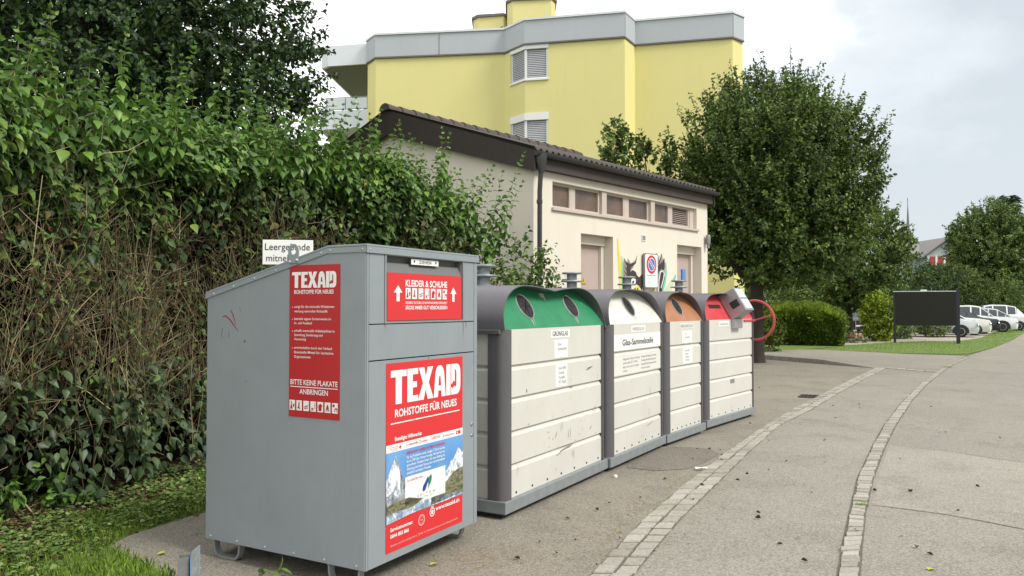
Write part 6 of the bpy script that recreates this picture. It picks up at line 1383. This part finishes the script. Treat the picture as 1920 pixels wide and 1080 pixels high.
o = leaves('leaf_litter', np.stack([x, y, rs.uniform(.008, .03, n)], 1), rs.normal(0, 1, (n, 3)) * [1, 1, .2], rs.normal(0, .3, (n, 3)) + [0, 0, 1], rs.uniform(.03, .07, n), rs.uniform(.02, .04, n), 'litter', None, True); o['kind'] = 'stuff'
# single plants at the hedge foot
for px, py, rx, rz, nsh, mt, lab in ((55, 965, .22, .30, 26, 'shoot_leaf', 'bright green seedling leftmost at the hedge foot'), (140, 940, .20, .26, 20, 'shoot_leaf', 'pale green seedling with broad leaves in front of the dark hedge foot'), (20, 900, .16, .34, 18, 'shoot_leaf', 'light green sprout at the left frame edge under the hedge')):
    p = G(px, py); shrub('seedling', lab, (p.x, p.y), (p.x, p.y, rz * .6), (rx, rx, rz * .6), nsh, 7, .085, .12, mt, int(px) + 3, 'plant', 'seedlings at the hedge foot', up=.5, out=.6, nst=8)
p = G(492, 1094); shrub('dandelion', 'small green weed growing from the asphalt by the grey bin', (p.x, p.y), (p.x, p.y, .03), (.10, .08, .03), 9, 3, .10, .06, 'shoot_leaf', 90, 'weed', up=.4, out=.9, droop=.0, wf=.3)
# tufts in the paving joints
for px, py, lab in ((1617, 951, 'tiny grass tuft in the edge paving, the nearer one'), (1776, 690, 'grass tuft in the edge paving where the cross path meets it')):
    p = G(px, py); n = 60; t_ = thing('grass_tuft', lab, 'grass tuft', (p.x, p.y, 0)); s_ = .025 if py > 800 else .07
    leaves('blades', rs.normal(0, s_, (n, 3)) * [1, .6, 0] + [0, 0, .012], nrm(rs.normal(0, .7, (n, 3)) * [1, 1, 0] + [0, 0, 1]), rs.normal(0, 1, (n, 3)), rs.uniform(.02, .05, n) * (.7 if py > 800 else 1.2), np.full(n, .006), 'grass_blade', t_, True)
# fallen leaves: one curled leaf, copied
m = MB(); L_ = .05
m.add([(0, 0, .006), (-.018, .015, .016), (-.014, .034, .012), (0, .05, .004), (.014, .034, .015), (.018, .015, .018), (0, .024, .002), ], [(0, 6, 1), (1, 6, 2), (2, 6, 3), (3, 6, 4), (4, 6, 5), (5, 6, 0)])
leaf0 = m.build('fallen_leaf', 'dead_leaf')
spots = [(1060, 974), (1081, 1015), (1116, 958), (1163, 1012), (1140, 946), (1203, 934), (1206, 945), (1299, 863), (1309, 843), (1332, 845), (1352, 845), (1354, 858), (1311, 914), (1349, 866), (1298, 941), (1440, 830), (1474, 868), (1440, 883), (1477, 866), (1488, 876), (1547, 870), (1545, 859), (1547, 826), (1548, 827), (1565, 785), (1612, 760), (1379, 905), (1418, 964), (1427, 976), (1496, 1013), (1468, 1024), (1502, 1055), (1404, 894), (1636, 922), (1719, 1029), (1738, 1041), (1829, 914), (1703, 925), (1771, 812), (1877, 823), (1404, 797), (1478, 692), (1610, 765), (1560, 762), (1425, 728), (1748, 764), (1690, 862), (1800, 960), (1690, 1010), (1120, 1062), (1045, 1040), (1010, 1018), (965, 1050), (1250, 900), (1230, 1040), (1520, 925), (1610, 1000)]
rr = random.Random(12)
for i, (px, py) in enumerate(spots):
    o = leaf0 if i == 0 else leaf0.copy()
    if i: COL.objects.link(o)
    p = G(px, py); sc = rr.uniform(.45, 1.0); o.location = (p.x, p.y, .022 if 1100 < px < 1660 and abs(px - (1239 + (1020 - py) * 1.0)) < 60 else .010); o.rotation_euler = (0, 0, rr.uniform(0, 6.28)); o.scale = (sc * rr.uniform(.6, 1.1), sc, sc * rr.uniform(.7, 1.8))
    tag(o, 'small curled brown leaf fallen on the asphalt', 'leaf', 'brown leaves scattered on the asphalt')
ylf = leaf0.data.copy(); ylf.materials.clear(); ylf.materials.append(MATS['yellow_leaf'])
for px, py, lab in ((312, 1040, 'yellow leaf fallen on the asphalt left of the grey bin'), (1740, 1073, 'yellow leaf fallen on the road at the bottom right'), (806, 1064, 'yellow leaf on the asphalt in front of the grey bin')):
    o = link('fallen_leaf', ylf); p = G(px, py); o.location = (p.x, p.y, .010); o.rotation_euler = (0, 0, rr.uniform(0, 6)); o.scale = (1.1, 1.2, .8); tag(o, lab, 'leaf')
# scrap of paper and a bottle cap
m = MB(); m.add([(0, 0, .004), (.06, .01, .012), (.11, .0, .006), (.12, .045, .016), (.06, .06, .006), (.0, .045, .014)], [(0, 1, 4, 5), (1, 2, 3, 4)]); o = m.build('paper_scrap', 'sticker_white'); p = G(1305, 884); o.location = (p.x, p.y, .022); tag(o, 'crumpled white paper scrap beside the gutter paving', 'litter')
m = MB(); m.lathe([(.018, 0), (.018, .018), (.015, .022), (.0001, .022)], 12); o = m.build('bottle_cap', 'sticker_white'); p = G(1154, 896); o.location = (p.x, p.y, .006); tag(o, 'small white bottle cap on the asphalt before the containers', 'litter')
n = 900; c_ = rs.randint(0, 4, n); cen = np.array([tuple(G(*q))[:2] for q in ((1180, 1008), (1240, 955), (890, 1050), (1290, 905))])[c_]; p = np.concatenate([cen + rs.normal(0, .22, (n, 2)), np.full((n, 1), .014)], 1)
o = sticks('straw', p, p + nrm(rs.normal(0, 1, (n, 3)) * [1, 1, .05]) * rs.uniform(.015, .06, n)[:, None], rs.uniform(.0008, .002, n), 'straw', None, .05); o['kind'] = 'stuff'
